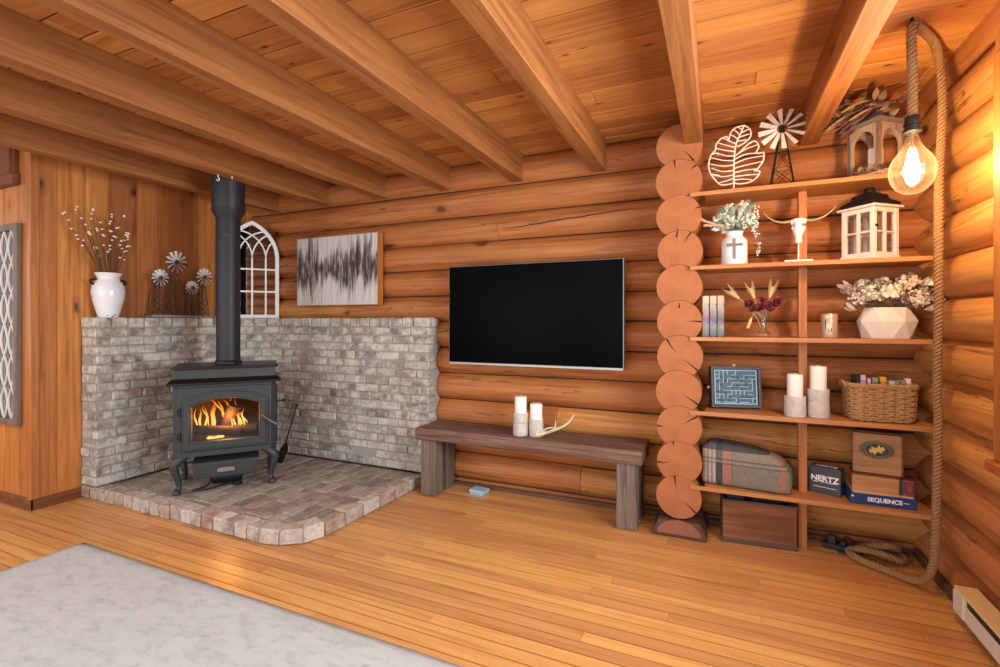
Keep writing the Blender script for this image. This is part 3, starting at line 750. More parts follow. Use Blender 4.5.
def windmill(loc, rz, h, wr, nb, bw, foot, mats, label, group, tilt=0, tail=True, lattice=4):
    """lattice tower with a bladed wheel that looks along local -y"""
    t = thing('ornamental_windmill', loc, label, 'windmill ornament', rz, group)
    mt, mw, mc = mats; mb = MB(); tp = .012
    for sx in (-1,1):
        for sy in (-1,1):
            mb.tube([(sx*foot,sy*foot,0),(sx*tp,sy*tp,h)], .0035, 6)
    for k in range(lattice):
        a, b2 = k/lattice, (k+1)/lattice
        ra, rb_ = foot+(tp-foot)*a, foot+(tp-foot)*b2; za, zb = h*a, h*b2
        for (ax,ay,bx,by) in ((-1,-1,1,-1),(1,-1,1,1),(1,1,-1,1),(-1,1,-1,-1)):
            mb.tube([(ax*ra,ay*ra,za),(bx*rb_,by*rb_,zb)], .002, 5); mb.tube([(bx*ra,by*ra,za),(ax*rb_,ay*rb_,zb)], .002, 5)
            if k: mb.tube([(ax*ra,ay*ra,za),(bx*ra,by*ra,za)], .002, 5)
    mb.build('tower', mt, t)
    Mw = T(0,-.03,h+.006) @ Matrix.Rotation(tilt,4,'X')
    mb = MB(); mb.lathe([(0,-.012),(.012,-.012),(.016,-.004),(.016,.014),(0,.014)], 12, Mw@Matrix.Rotation(PI/2,4,'X')); mb.tube([Mw@Vector((0,.0,0)),(0,.03,h+.004)], .005, 6)
    mb.build('hub', mc, t)
    for k in range(nb):
        a = 2*PI*k/nb + .1; ca, sa = math.cos(a), math.sin(a)
        mb = MB(); r0, r1 = wr*.22, wr; w0, w1 = bw*.5, bw; tw = .006
        vs = []
        for (r, w) in ((r0,w0),(r1,w1)):
            for (s, y) in ((-1,-tw),(1,tw)):
                for yy in (-.001,.001):
                    vs.append((ca*r - sa*s*w/2, y+yy, sa*r + ca*s*w/2))
        mb.add(vs, [(0,2,6,4),(1,5,7,3),(0,4,5,1),(2,3,7,6),(0,1,3,2),(4,6,7,5)], Mw)
        mb.build('blade', mw, t)
    if tail:
        mb = MB(); mb.tube([(0,-.02,h+.004),(.0,.0,h+.004),(wr*.5,.02,h+.004),(wr*1.1,.02,h+.004)], .003, 6); mb.prism([(wr*1.0,h-.012),(wr*1.45,h-.016),(wr*1.45,h+.022),(wr*1.0,h+.018)], .019, .022)
        mb.build('tail_vane', mt, t)
    return t
M['rust'] = plain('rusty_wire', hx('5d4130'), .85, .2, .4, 60); M['galv'] = plain('galvanised_blade', hx('dcd8d0'), .5, .1, .25, 30); M['darkhub'] = plain('dark_hub', hx('4a4f55'), .5, .5)
zt = BT+.022
for (y, hub, wr, lb) in [(2.642,1.796,.092,'tallest rusty windmill ornament, its wheel highest on the brick ledge'),(2.51,1.654,.068,'rusty windmill ornament nearest the white vase'),
                    (2.885,1.691,.074,'rusty windmill ornament closest behind the stove pipe, with thin bright blades'),(2.775,1.588,.058,'shortest rusty windmill ornament, its wheel lowest of the four')]:
    windmill((-4.195, y, zt), PI/2+.05, hub-zt-.006, wr, 12, .017, .05 if hub > 1.7 else .04, (M['rust'],M['galv'],M['darkhub']), lb, 'rusty windmills on the ledge', 0, True, 6)

for i, (ty, tz) in enumerate([(-.14,.70),(-.09,.80),(-.045,.74),(.0,.81),(.03,.72),(.065,.80),(-.17,.72),(.10,.60)]):
    th_ = thing('bare_twig', (VX,VY,BT), 'thin bare brown twig among the budded branches in the flecked white vase', 'twig', group='bare twigs in the white vase')
    bx = rb.uniform(-.06,.02); pts = catmull([(rb.uniform(-.02,.02), ty*.12, .25),(bx*.5, ty*.5, .25+(tz-.25)*.5),(bx,ty,tz)],8)
    mb = MB(); mb.tube(pts, [.0032-.002*k/len(pts) for k in range(len(pts))], 6)
    for k in (8,11,13):
        mb.tube([pts[k], pts[k]+Vector((rb.uniform(-.02,.02), rb.uniform(-.03,.03), rb.uniform(.03,.06)))], [.0018,.0008], 5)
    mb.build('stem', M['twig'], th_)

# arched mirror leaning in the corner
MA = math.radians(50)
mx_, my_ = -3.995, 3.235
W2, zs, RO = .231, .566, .379
mi = thing('arched_mirror', (mx_, my_, BT), 'white gothic arched window-frame mirror standing in the corner behind the pipe', 'mirror', MA)
def gothic(w, z0, zs, n=14):
    Rr = RO - (W2-w); pts = [(-w,z0),(w,z0)]
    cx = w - Rr
    top = math.acos(-cx/Rr)
    for k in range(n+1): a = top*k/n; pts.append((cx+Rr*math.cos(a), zs+Rr*math.sin(a)))
    for k in range(1,n+1): a = top*(1-k/n); pts.append((-cx-Rr*math.cos(a), zs+Rr*math.sin(a)))
    return pts
mb = MB(); mb.ring(gothic(W2,0,zs), gothic(W2-.034,.034,zs), -.013, .014); mb.build('frame', M['white'], mi, bevel=.003)
mb = MB(); mb.prism(gothic(W2-.02,.02,zs), .004, .011); tag(mb.build('mirror_glass', M['mirror'], mi), 'reflecting mirror glass')
mb = MB()
bar = .0075
for m_ in (-W2/2, 0, W2/2): mb.box(m_-bar, m_+bar, -.009, .004, .03, zs)
for zz in (.252, .462): mb.box(-W2+.03, W2-.03, -.008, .004, zz-bar, zz+bar)
Rr = .255
def inside(x, z):
    if z < zs: return abs(x) < W2-.02
    return math.hypot(x-(W2-RO), z-zs) < RO-.015 and math.hypot(x+(W2-RO), z-zs) < RO-.015
for m_ in (-W2/2, 0, W2/2):
    for sgn in (-1,1):
        pts = []
        for k in range(56):
            a = k*.028; x = m_ + sgn*(Rr - Rr*math.cos(a)); z = zs + Rr*math.sin(a)
            if not inside(x,z): break
            pts.append((x,-.002,z))
        if len(pts) > 2: mb.tube(pts, .0085, 4, up=(0,1,0), smooth=False)
mb.build('muntins', M['white'], mi)

# narrow mirror with interlaced scrollwork on the short return wall
wm = thing('wall_mirror', (-4.68, 1.75, .57), 'tall narrow wall mirror with grey frame and interlaced white lattice at the wall return', 'mirror')
M['greyframe'] = wood('grey_weathered_frame', hx('8d7c6e'), hx('75655a'), hx('55483f'), 'Z', .6, 1.5, 0)
mb = MB(); mb.ring([(-.25,0),(.25,0),(.25,1.41),(-.25,1.41)], [(-.205,.045),(.205,.045),(.205,1.365),(-.205,1.365)], -.035, 0); mb.build('frame', M['greyframe'], wm, bevel=.004)
mb = MB(); mb.box(-.21,.21,-.015,-.005,.04,1.37); mb.build('mirror_glass', M['mirror'], wm)
mb = MB()
for cx in (-.155,-.05,.055,.16):
    for s in (-1,1):
        pts = [(cx+s*.045*math.sin(PI*k/12*1.0), -.022, .045+1.32*k/72) for k in range(73)]
        mb.tube(pts, .0075, 6, flat=.6)
mb.build('lattice', M['white'], wm)

# painting
m = NT('abstract_paint'); v = m.coords((1,1,1), False)
sx = m.n('SeparateXYZ'); m.l(v, sx.inputs[0])
zn = m.math('ABSOLUTE', m.math('SUBTRACT', sx.outputs[2], .33))
st1 = m.noise(m.scale((26,1,2.2)), 1, 5, .65); st2 = m.noise(m.scale((60,1,3)), 1, 4, .6); st3 = m.noise(m.scale((9,1,1.2)), 1, 3)
lim = m.math('MULTIPLY_ADD', m.math('POWER', st3, 3.0), 1.15, .02)
msk = m.math('SUBTRACT', m.math('MULTIPLY', m.math('ADD', st1, m.math('MULTIPLY', st2, .55)), 1.0), m.math('MULTIPLY', m.math('DIVIDE', zn, lim), .34))
mk = m.mix(1.0, m.ramp(msk, [(.40,(0,0,0,1)),(.62,(1,1,1,1))]), m.ramp(m.noise(m.scale((34,1,4)), 1, 4, .7), [(.34,(.25,)*3+(1,)),(.5,(1,1,1,1))]), 'MULTIPLY')
bg = m.mix(m.ramp(st2, [(.4,(0,0,0,1)),(.65,(.7,)*3+(1,))]), hx('cfcbc3'), hx('a8a6a0'))
bg = m.mix(m.ramp(st1, [(.6,(0,0,0,1)),(.75,(.6,)*3+(1,))]), bg, hx('87898a'))
dk = m.ramp(st2, [(.40,hx('23252b')),(.50,hx('3d1f1c')),(.60,hx('6f5a50')),(.66,hx('2f3942'))])
M['paint'] = m.set(Base_Color=m.mix(mk, bg, dk), Roughness=.6)
pa = thing('abstract_painting', (-3.075, 3.385, 1.436), 'wide abstract canvas of black and white vertical streaks on the log wall', 'painting')
mb = MB(); mb.box(-.452,.452,-.055,-.004,.006,.612); mb.build('canvas', M['paint'], pa, bevel=.003)
mb = MB(); mb.ring([(-.46,0),(.46,0),(.46,.618),(-.46,.618)], [(-.453,.007),(.453,.007),(.453,.611),(-.453,.611)], -.05, .015); tag(mb.build('frame', M['trimz'], pa), 'thin natural wood frame')

# television
tv = thing('television', (-1.24, 3.30, .974), 'large flat black television hung on the log wall above the bench', 'television')
mb = MB(); mb.box(-.668,.668,0,.05,0,.746); tag(mb.build('casing', M['tvedge'], tv, bevel=.003), 'thin grey casing')
mb = MB(); mb.box(-.3,.3,.05,.105,.15,.6); mb.build('wall_mount', M['black'], tv)
mb = MB(); mb.box(-.662,.662,-.003,.002,.012,.741); mb.build('screen', M['tv'], tv)
mb = MB(); mb.box(-.662,.662,-.004,.0,-.004,.009); mb.build('chin_strip', M['nickel'], tv)

# bench
bn = thing('plank_bench', (-1.25, 3.24, 0), 'long rustic dark plank bench against the log wall under the television', 'bench')
mb = MB(); n = 30; vs = []; fs = []
for k in range(n+1):
    x = -.815+1.635*k/n; nn = lambda s: .006*noise.noise((x*4, s, 2.2))
    x += 0
    for (y,z,s) in ((-.17,.418,1),(-.176,.43,2),(-.176,.488,3),(-.162,.503,4),(.0,.503,5),(.165,.503,6),(.172,.49,7),(.172,.43,8),(.165,.418,9)): vs.append((x, y+nn(s), z+nn(s+20)))
for k in range(n):
    for q in range(9): l = (q+1)%9; fs.append((k*9+q,k*9+9+q,k*9+9+l,k*9+l))
fs += [list(range(9)), [n*9+q for q in range(9)][::-1]]
mb.add(vs, fs); mb.build('bench_top', M['bench'], bn)
for sx in (-1,1):
    for (a,b) in ((-.15,-.03),(.03,.15)):
        mb = MB(); cx = sx*.725 + (.0 if sx > 0 else -.0)
        mb.cbox(cx-.062, cx+.062, a, b, 0, .42, .005, None, 0, .003); mb.build('leg', M['benchz'], bn)
bn.location.x = -1.245

def pillar_candle(loc, r, h, label, cat='candle', group=None, wick=True):
    t = thing('pillar_candle', loc, label, cat, 0, group)
    mb = MB(); mb.lathe([(0,0),(r*.97,0),(r,.004),(r,h-.006),(r*.93,h),(r*.7,h-.002),(.004,h+.006),(0,h+.006)], 28); wx = mb.build('wax', M['candle'], t)
    mb = MB(); mb.tube([(0,0,h),(.001,0,h+.012)], .0018, 6); mb.build('wick', M['wick'], wx)
    return t
def birch_holder(loc, r, h, label, group):
    mb = MB(); mb.lathe([(0,0),(r*.98,0),(r,.006),(r*1.01,h*.3),(r*.98,h*.7),(r,h-.003),(r*.96,h),(r*.3,h-.004),(0,h-.004)], 30, wob=.06)
    o = tag(mb.build('birch_holder', M['birch']), label, 'candle holder', group); o.location = loc; o.rotation_euler.z = R.uniform(0,6); return o
birch_holder((-1.262,3.18,.503), .051, .158, 'taller white birch bark holder on the dark bench', 'birch holders on the bench')
pillar_candle((-1.262,3.18,.503+.155), .042, .115, 'white candle in the taller birch holder on the bench', group='candles on the bench')
birch_holder((-1.155,3.205,.503), .050, .118, 'shorter white birch bark holder on the dark bench beside the antler', 'birch holders on the bench')
pillar_candle((-1.155,3.205,.503+.115), .042, .108, 'cream candle in the shorter birch holder on the bench', group='candles on the bench')
M['bone'] = plain('antler_bone', hx('d9c6a4'), .5, 0, .15, 20)
an = thing('deer_antler', (-1.115,3.175,.503), 'small pale forked antler lying on the bench against the birch holders', 'antler')
P = catmull([(-.02,-.01,.016),(.03,0,.028),(.10,.02,.055),(.16,.03,.085),(.20,.035,.12),(.228,.035,.165)],6)
mb = MB(); mb.tube(P, [.014-.010*(k/len(P)) for k in range(len(P))], 10); mb.sphere((-.02,-.01,.018),.018)
mb.build('main_beam', M['bone'], an)
P = catmull([(.04,.0,.03),(.085,-.02,.05),(.115,-.03,.085),(.118,-.03,.125)],6)
mb = MB(); mb.tube(P, [.010-.0075*(k/len(P)) for k in range(len(P))], 8); mb.build('tine', M['bone'], an)
P = catmull([(.0,-.005,.02),(.03,.04,.05),(.08,.06,.06),(.12,.06,.062)],6)
mb = MB(); mb.tube(P, [.009-.006*(k/len(P)) for k in range(len(P))], 8); mb.build('tine', M['bone'], an)
# little blue box on the floor
M['paleblue'] = plain('pale_blue_card', hx('9fc0d6'), .5); M['paleblue2'] = plain('pale_blue_lid', hx('8fb3cc'), .45)
bb_ = thing('blue_box', (-1.645,3.30,0), 'small pale blue box on the floor under the bench', 'box', -.1)
mb = MB(); mb.cbox(-.06,.06,-.045,.045,0,.022,.003); mb.build('box_base', M['paleblue2'], bb_)
mb = MB(); mb.cbox(-.063,.063,-.048,.048,.018,.034,.003); mb.build('lid', M['paleblue'], bb_)

# rug
mb = MB(); n = 60; vs = []; fs = []
for i in range(n+1):
    for j in range(n+1):
        x = -3.39+2.9*i/n; y = -.9+2.515*j/n; e = min(i,j,n-i,n-j)
        vs.append((x+.004*noise.noise((y*3,1,i)) if i in (0,n) else x, y+(.004*noise.noise((x*3,2,j)) if j in (0,n) else 0), .014*min(1,(e+.25)/1.2)+.001*noise.noise((x*9,y*9,1))))
for i in range(n):
    for j in range(n): a = i*(n+1)+j; fs.append((a,a+n+1,a+n+2,a+1))
mb.add(vs, fs, None, 0, True)
o = tag(mb.build('area_rug', M['rug']), 'pale grey mottled low-pile area rug on the oak floor', 'rug'); o.modifiers.new('thick','SOLIDIFY').thickness = .01
o.location.z = .001

# baseboard heater
M['heat'] = plain('heater_cream', hx('dcc18f'), .5, 0, .05); M['heatw'] = plain('heater_front', hx('d8cfc0'), .45, 0, .04)
ht = thing('baseboard_heater', (.945, 2.77, .035), 'cream electric baseboard heater along the foot of the right log wall', 'heater')
mb = MB(); mb.box(.012,.07,-2.2,-.001,.0,.098); mb.box(.0,.08,-2.2,0,.096,.108); mb.box(.001,.07,-.10,-.0005,.0005,.0975); hc = mb.build('casing', M['heat'], ht, bevel=.003)
mb = MB(); mb.box(0,.008,-2.2,-.105,.0,.066); tag(mb.build('front_panel', M['heatw'], ht, bevel=.002), 'off-white front panel')
mb = MB(); mb.box(-.004,.002,-.098,-.003,.002,.094); tag(mb.build('end_cap', M['heatw'], ht, bevel=.002), 'off-white end cap')
mb = MB(); mb.box(.009,.013,-2.2,-.1,.066,.096); tag(mb.build('outlet_slot', M['black'], hc), 'dark warm-air slot')

# ------------------------------------------------------------------ shelving
SF = 3.11
SZ = [2.063, 1.628, 1.206, .767, .325]
su = thing('shelving_unit', (.42, SF, 0), 'five-board pine wall shelving between the log post and the right wall', 'shelves')
for z in SZ:
    mb = MB(); slab(mb, [(-.572,0),(.58,0),(.58,.295),(-.49,.295),(-.49,.006),(-.566,.006)], z-.024, z)
    mb.build('shelf', M['shelf'], su, bevel=.0015)
ed = [0]+[SZ[4-i] for i in range(5)]
for i in range(5):
    mb = MB(); mb.box(.0,.042,.13,.175, ed[i], ed[i+1]-.024); mb.build('upright', M['upright'], su, bevel=.002)

def on(i, x, y): return (x, y, SZ[i]+.0012)
# --- top shelf: leaf, windmill, arched lantern
lf = thing('leaf_sculpture', on(0,.085,3.20), 'cream openwork metal leaf on a thin stem at the left of the top shelf', 'ornament')
def zx(x, y): return ((x-290)*.00097, 0, (540-y)*.00106+.006)
def zp(pts, n=6): return catmull([zx(*p) for p in pts], n)
mb = MB()
for ptsx in ([(290,497),(240,502),(205,490),(160,432)], [(160,432),(210,446)],[(160,432),(148,380),(163,322)], [(163,322),(195,318),(205,330)],[(163,322),(186,300),(192,270),(215,242),(252,230)], [(252,230),(262,262)], [(262,262),(272,215),(300,190),(347,183)],
             [(347,183),(378,210),(380,252),(345,282),(308,296)], [(318,332),(370,290),(405,279),(425,310),(412,345),(452,345)], [(452,345),(450,385),(425,425),(398,440)], [(398,440),(430,448),(415,478),(380,500),(330,505),(290,497)]):
    mb.tube(zp(ptsx), .0045, 6)
mb.build('outline', M['cream'], lf)
mb = MB()
mb.tube(zp([(290,540),(290,440),(293,350),(303,280),(325,230),(347,183)],8), .005, 8)
mb.build('midrib', M['cream'], lf)
mb = MB()
for a in ([(290,470),(250,480),(205,487)],[(290,450),(235,455),(178,440)],[(291,425),(230,425),(165,400)],[(292,395),(230,395),(152,372)],[(293,370),(240,365),(163,340)],[(295,345),(250,340),(200,318)],[(298,322),(250,310),(190,290)],[(301,300),(260,285),(205,262)],[(305,280),(270,262),(232,238)],
          [(312,255),(290,235),(272,225)],[(322,232),(305,212),(290,200)],[(335,205),(322,195),(315,190)],[(318,245),(345,240),(375,235)],[(328,222),(350,215),(372,208)],[(310,265),(340,265),(360,262)],
          [(290,480),(340,480),(390,490)],[(290,462),(350,460),(428,462)],[(291,440),(350,432),(410,432)],[(292,415),(350,405),(440,395)],[(293,390),(360,370),(450,365)],[(295,365),(350,345),(415,345)],[(298,345),(350,318),(420,300)]):
    mb.tube(zp(a,5), [.0045-.0015*k/10 for k in range(11)], 6)
mb.build('vein', M['cream'], lf)
mb = MB(); mb.box(-.035,.035,-.02,.02,0,.008); mb.build('stand', M['cream'], lf, bevel=.002)
M['bladew'] = plain('worn_white_blade', hx('d9d2c9'), .5, .1, .3, 40)
windmill(on(0,.336,3.215), -.12, .322, .120, 12, .027, .06, (M['blackm'],M['bladew'],M['blackm']), 'white-bladed black windmill ornament on the top shelf beside the leaf', None, -.15, False, 3)
# arched wooden lantern
M['taupe'] = wood('washed_taupe_wood', hx('c4ab97'), hx('ab907b'), hx('8a7060'), 'Z', .7, 1.2, 0, .0)
M['roof'] = plain('lantern_roof_grey', hx('7b6c60'), .7, 0, .3, 30)
al = thing('arched_lantern', on(0,.775,3.225), 'taupe wooden lantern with arched openings under dried flowers at the end of the top shelf', 'lantern', math.radians(38))
HWL = .088; LH = .262
def archpanel(mb, w, h, Mx):
    n = 12; sp = h*.62; r = w-.026
    inner = [(r, .02)] + [(r*math.cos(PI*k/n), sp+r*1.15*math.sin(PI*k/n)) for k in range(n+1)] + [(-r,.02)]
    outer = [(w,0)] + [(w*(1-2*k/n) if True else 0, h) for k in range(n+1)] + [(-w,0)]
    outer[1] = (w,h)
    mb.ring(outer, inner, -.009, .009, Mx, closed=False); mb.box(-w, w, -.009, .009, 0, .02, Mx)
for k in range(4):
    mb = MB(); archpanel(mb, HWL, LH, rotz(k*PI/2)@T(0,-HWL+.009,.012)); mb.build('arched_side', M['taupe'], al)
mb = MB(); mb.box(-.1,.1,-.1,.1,0,.014); mb.build('base', M['taupe'], al, bevel=.002)
mb = MB()
def frus(mb, w0, z0, w1, z1, mat=0, d0=None, d1=None):
    d0 = d0 or w0; d1 = d1 or w1
    mb.add([(-w0,-d0,z0),(w0,-d0,z0),(w0,d0,z0),(-w0,d0,z0),(-w1,-d1,z1),(w1,-d1,z1),(w1,d1,z1),(-w1,d1,z1)],[(0,3,2,1),(4,5,6,7),(0,1,5,4),(1,2,6,5),(2,3,7,6),(3,0,4,7)],None,mat)
frus(mb,.108,.272,.11,.288); frus(mb,.104,.288,.045,.345); frus(mb,.05,.345,.05,.355); rof = mb.build('roof', M['roof'], al)
mb = MB(); mb.tube(catmull([(-.04,0,.35),(-.045,0,.40),(0,0,.43),(.045,0,.40),(.04,0,.35)],6), .003, 6); mb.build('handle', M['blackm'], rof)
pillar_candle((.775,3.225,SZ[0]+.0145), .034, .15, 'white candle standing inside the arched taupe lantern')
M['dry'] = [plain('dried_'+n, hx(h), .9, 0, .25) for n, h in (('plum','6b4444'),('taupe','8c7662'),('olive','7f7a4c'),('tan','a88763'),('rust','9a5a33'),('brown','5a4032'))]
rb = random.Random(77)
dg = thing('dried_bouquet', (.72,3.17,SZ[0]+.35), 'bunch of dried plum and olive stems draped over the roof of the arched lantern', 'dried flowers')
mb = MB()
for k in range(34):
    a = Vector((rb.uniform(-.03,.12), rb.uniform(-.05,.07), rb.uniform(.0,.05))); d = Vector((-1, rb.uniform(-.5,.3), rb.uniform(-.75,-.25))).normalized(); L = rb.uniform(.10,.21)
    mb.tube(catmull([a, a+d*L*.5+Vector((0,0,.015)), a+d*L],4), [.004,.0035,.005,.006,.006,.007,.0065,.006,.002], 6, mat=rb.choice((0,0,1,3,5)))
mb.build('stems', M['dry'], dg)
mb = MB()
for k in range(46):
    p = Vector((rb.uniform(-.14,.14), rb.uniform(-.05,.05), 0)); p.z = .055-abs(p.x)*.45+rb.uniform(-.01,.02)
    mb.leaf(p, (rb.uniform(-1,.6),rb.uniform(-1,.3),rb.uniform(-.6,.8)), (0,-1,.4), rb.uniform(.05,.085), rb.uniform(.022,.042), rb.choice((0,1,1,2,3,4)))
mb.build('leaves', M['dry'], dg)
for i,(x,y,c,lb) in enumerate([(.69,3.14,0,'plum dried blossom at the left foot of the arched lantern'),(.725,3.13,3,'tan dried blossom inside the front of the arched lantern'),(.765,3.125,5,'brown dried blossom before the candle in the arched lantern'),(.835,3.15,4,'rust dried leaf cluster at the right side of the arched lantern')]):
    mb = MB(); rr = random.Random(i)
    for k in range(22):
        a = rr.uniform(0,2*PI); e = rr.uniform(.1,1.3)
        mb.leaf((0,0,.012), (math.cos(a)*math.cos(e),math.sin(a)*math.cos(e),math.sin(e)), (0,0,1), .042, .026, rr.choice((c,c,1)), .3)
    o = tag(mb.build('dried_flower', M['dry']), lb, 'dried flower'); o.location = (x,y,SZ[0]+.006)

# --- second shelf: jar with cross, skull, white lantern
M['glaze'] = plain('white_glaze', hx('e9e6e3'), .35, 0, .03)
jr = thing('milk_can_vase', on(1,.088,3.20), 'white milk-can vase with a grey cross on the second shelf', 'vase')
mb = MB(); mb.lathe([(0,0),(.066,0),(.07,.006),(.07,.135),(.064,.152),(.046,.168),(.044,.176),(.046,.188),(.051,.196),(.047,.197),(.04,.185),(.04,.17),(.06,.14),(.06,.02),(0,.02)], 32); mb.build('body', M['glaze'], jr)
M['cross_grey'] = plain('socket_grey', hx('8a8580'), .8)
M['crossm'] = plain('cross_pewter', hx('837a72'), .5, .4)
mb = MB(); mb.prism([(-.007,.03),(.007,.03),(.007,.15),(-.007,.15)], -.078, -.066); mb.prism([(-.043,.105),(.043,.105),(.043,.12),(-.043,.12)], -.079, -.066); tag(mb.build('cross', M['crossm'], jr, bevel=.003), 'pewter cross on the front')
M['green'] = [plain('leaf_'+n, hx(h), .6, 0, .2) for n, h in (('sage','8b9a80'),('grey_green','a9b3a0'),('dark_sage','5f7258'),('white','e6e6dc'),('blush','d6b39b'))]
def stem_thing(name, loc, p, mats, label, cat, group, mk, smat=None):
    t = thing(name, loc, label, cat, 0, group); mb = MB(); pts = catmull(p, 6)
    mb.tube(pts, [.0024-.0012*k/len(pts) for k in range(len(pts))], 6); mb.build('stem', smat or M['green'][2], t)
    mb = MB(); mk(mb, pts); mb.build('leaves', mats, t); return t
rb = random.Random(5)
for k in range(13):
    a = -1.25+2.4*k/12; L = rb.uniform(.14,.21) if abs(a) < .6 else rb.uniform(.09,.14)
    d = Vector((math.sin(a)*.9, rb.uniform(-.45,.25), math.cos(a)*1.0+.1)).normalized(); q = Vector((0,0,.19))
    def mk(mb, pts):
        for j in range(4, len(pts)):
            for s in (-1,1):
                t = (pts[j]-pts[j-1]).normalized(); side = Vector((s*t.z, rb.uniform(-.9,.2), -s*t.x)).normalized()
                mb.leaf(pts[j], side*.8+t*.6, (0,-1,.5), rb.uniform(.026,.040), rb.uniform(.018,.028), rb.choice((0,1,1,2,3,3)))
    stem_thing('eucalyptus_stem', (.088,3.20,SZ[1]), [q, q+d*L*.5+Vector((0,0,.01)), q+d*L], M['green'], 'sage green leafy stem in the white milk-can vase', 'plant stem', 'leafy stems in the milk can', mk)
for i, (tx,tz,lb) in enumerate([(.13,.06,'drooping sprig of small white buds right of the milk-can vase'),(.115,.13,'upright sprig of small white buds in the milk-can vase'),(.10,.1,'short sprig of small white buds at the rim of the milk-can vase')]):
    def mk(mb, pts):
        for j in range(4, len(pts)):
            for q in range(4): mb.sphere(pts[j]+Vector((rb.uniform(-.014,.014),rb.uniform(-.014,.014),rb.uniform(-.014,.014))), .005, 7, 5, mat=3 if rb.random()<.7 else 0)
    stem_thing('bud_sprig', (.088,3.17,SZ[1]), [(.02,0,.195),(.07,-.01,.25),(.11,-.015,(.20,.27,.235)[i]),(tx,-.015,(tz,.33,.20)[i])], M['green'], lb, 'plant stem', None, mk)
for i, (tx,tz,lb) in enumerate([(-.165,.275,'upper blush feathery grass plume left of the milk-can vase'),(-.135,.245,'lower blush feathery grass plume left of the milk-can vase')]):
    def mk(mb, pts):
        for j in range(5, len(pts)):
            t = (pts[j]-pts[j-1]).normalized()
            for q in range(5): mb.leaf(pts[j], t+Vector((rb.uniform(-.3,.3),rb.uniform(-.3,.3),rb.uniform(-.3,.3))), (0,-1,0), .036, .006, 4)
    stem_thing('grass_plume', (.088,3.19,SZ[1]), [(-.01,0,.195),(-.06,-.01,.225+.01*i),(tx,-.02,tz)], M['green'], lb, 'grass plume', None, mk)
# longhorn skull
sk = thing('longhorn_skull', on(1,.413,3.19), 'white longhorn skull with brass horns on a rod stand', 'ornament', -.1)
mb = MB()
rows = [(.247,.022,.012),(.240,.036,.018),(.224,.038,.024),(.207,.030,.024),(.192,.034,.026),(.172,.027,.023),(.152,.019,.018),(.132,.016,.016),(.118,.019,.015),(.108,.012,.010)]
vs = []; fs = []; n = 16
for (z,a,b) in rows:
    for k in range(n):
        t = 2*PI*k/n; x = a*math.cos(t); y = b*math.sin(t)
        if .19 < z < .225 and abs(math.cos(t)) > .5 and math.sin(t) < 0: y += .012; x *= .93
        vs.append((x,y-.01,z))
for i in range(len(rows)-1):
    for k in range(n): l = (k+1)%n; fs.append((i*n+k, (i+1)*n+k, (i+1)*n+l, i*n+l))
fs += [list(range(n)), [(len(rows)-1)*n+k for k in range(n)][::-1]]
mb.add(vs, fs, None, 0, True)
sku = mb.build('skull', M['white'], sk)
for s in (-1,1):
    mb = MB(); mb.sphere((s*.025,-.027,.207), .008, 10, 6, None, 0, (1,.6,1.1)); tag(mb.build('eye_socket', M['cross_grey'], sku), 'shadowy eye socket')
M['brass'] = plain('brass_horn', hx('b7a27a'), .35, .5)
for s in (-1,1):
    P = catmull([(s*.03,0,.235),(s*.075,-.005,.231),(s*.12,-.01,.245),(s*.155,-.015,.272),(s*.172,-.02,.298)],6); mb = MB()
    mb.tube(P, [.0095-.0085*(k/(len(P)-1)) for k in range(len(P))], 10); mb.build('horn', M['brass'], sk)
mb = MB(); mb.tube([(0,0,.01),(0,0,.12)], .004, 8); mb.build('rod', M['white'], sk)
mb = MB(); mb.box(-.068,.068,-.035,.035,0,.013); mb.build('base', M['white'], sk, bevel=.002)
# white lantern with black roof
M['wwood'] = plain('worn_white_wood', hx('ddd2cc'), .6, 0, .18, 9)
LL = thing('white_lantern', on(1,.752,3.24), 'worn white paned lantern with a black stepped roof on the second shelf', 'lantern', math.radians(40))
h0 = .078; h1 = .272
for sx in (-1,1):
    for sy in (-1,1):
        mb = MB(); mb.box(sx*h0-.011, sx*h0+.011, sy*h0-.011, sy*h0+.011, .018, h1); mb.build('corner_post', M['wwood'], LL, bevel=.0015)
mb = MB(); mb.box(-.094,.094,-.094,.094,0,.02); mb.build('base', M['wwood'], LL, bevel=.002)
mb = MB(); mb.box(-.105,.105,-.105,.105,h1,h1+.012); mb.box(-.086,.086,-.086,.086,h1-.024,h1); mb.build('cornice', M['wwood'], LL, bevel=.002)
for k in range(4):
    mb = MB(); Mx = rotz(k*PI/2)@T(0,-h0,0)
    mb.box(-.0065,.0065,-.007,.007,.02,h1-.02,Mx); mb.box(-.072,.072,-.006,.006,.140,.148,Mx); mb.box(-.072,.072,-.008,.008,.02,.036,Mx)
    mb.build('glazing_bars', M['wwood'], LL)
    mb = MB(); mb.box(-.072,.072,-.001,.001,.03,h1-.02,Mx); mb.build('glass_pane', M['glass'], LL)
mb = MB(); frus(mb,.096,h1+.012,.096,h1+.030); frus(mb,.096,h1+.030,.062,h1+.056); frus(mb,.062,h1+.056,.056,h1+.080); frus(mb,.042,h1+.080,.034,h1+.092)
rof = tag(mb.build('roof', M['blackm'], LL, bevel=.003), 'black stepped roof')
mb = MB(); mb.lathe([(.016,h1+.091),(.026,h1+.096),(.026,h1+.112),(.02,h1+.119),(0,h1+.12)], 16); mb.build('finial', M['blackm'], rof)
mb = MB(); mb.box(-.006,.014,-.008,.004,.166,.178,T(h0*-.95,-h0-.006,0)); mb.build('latch', M['blackm'], LL)

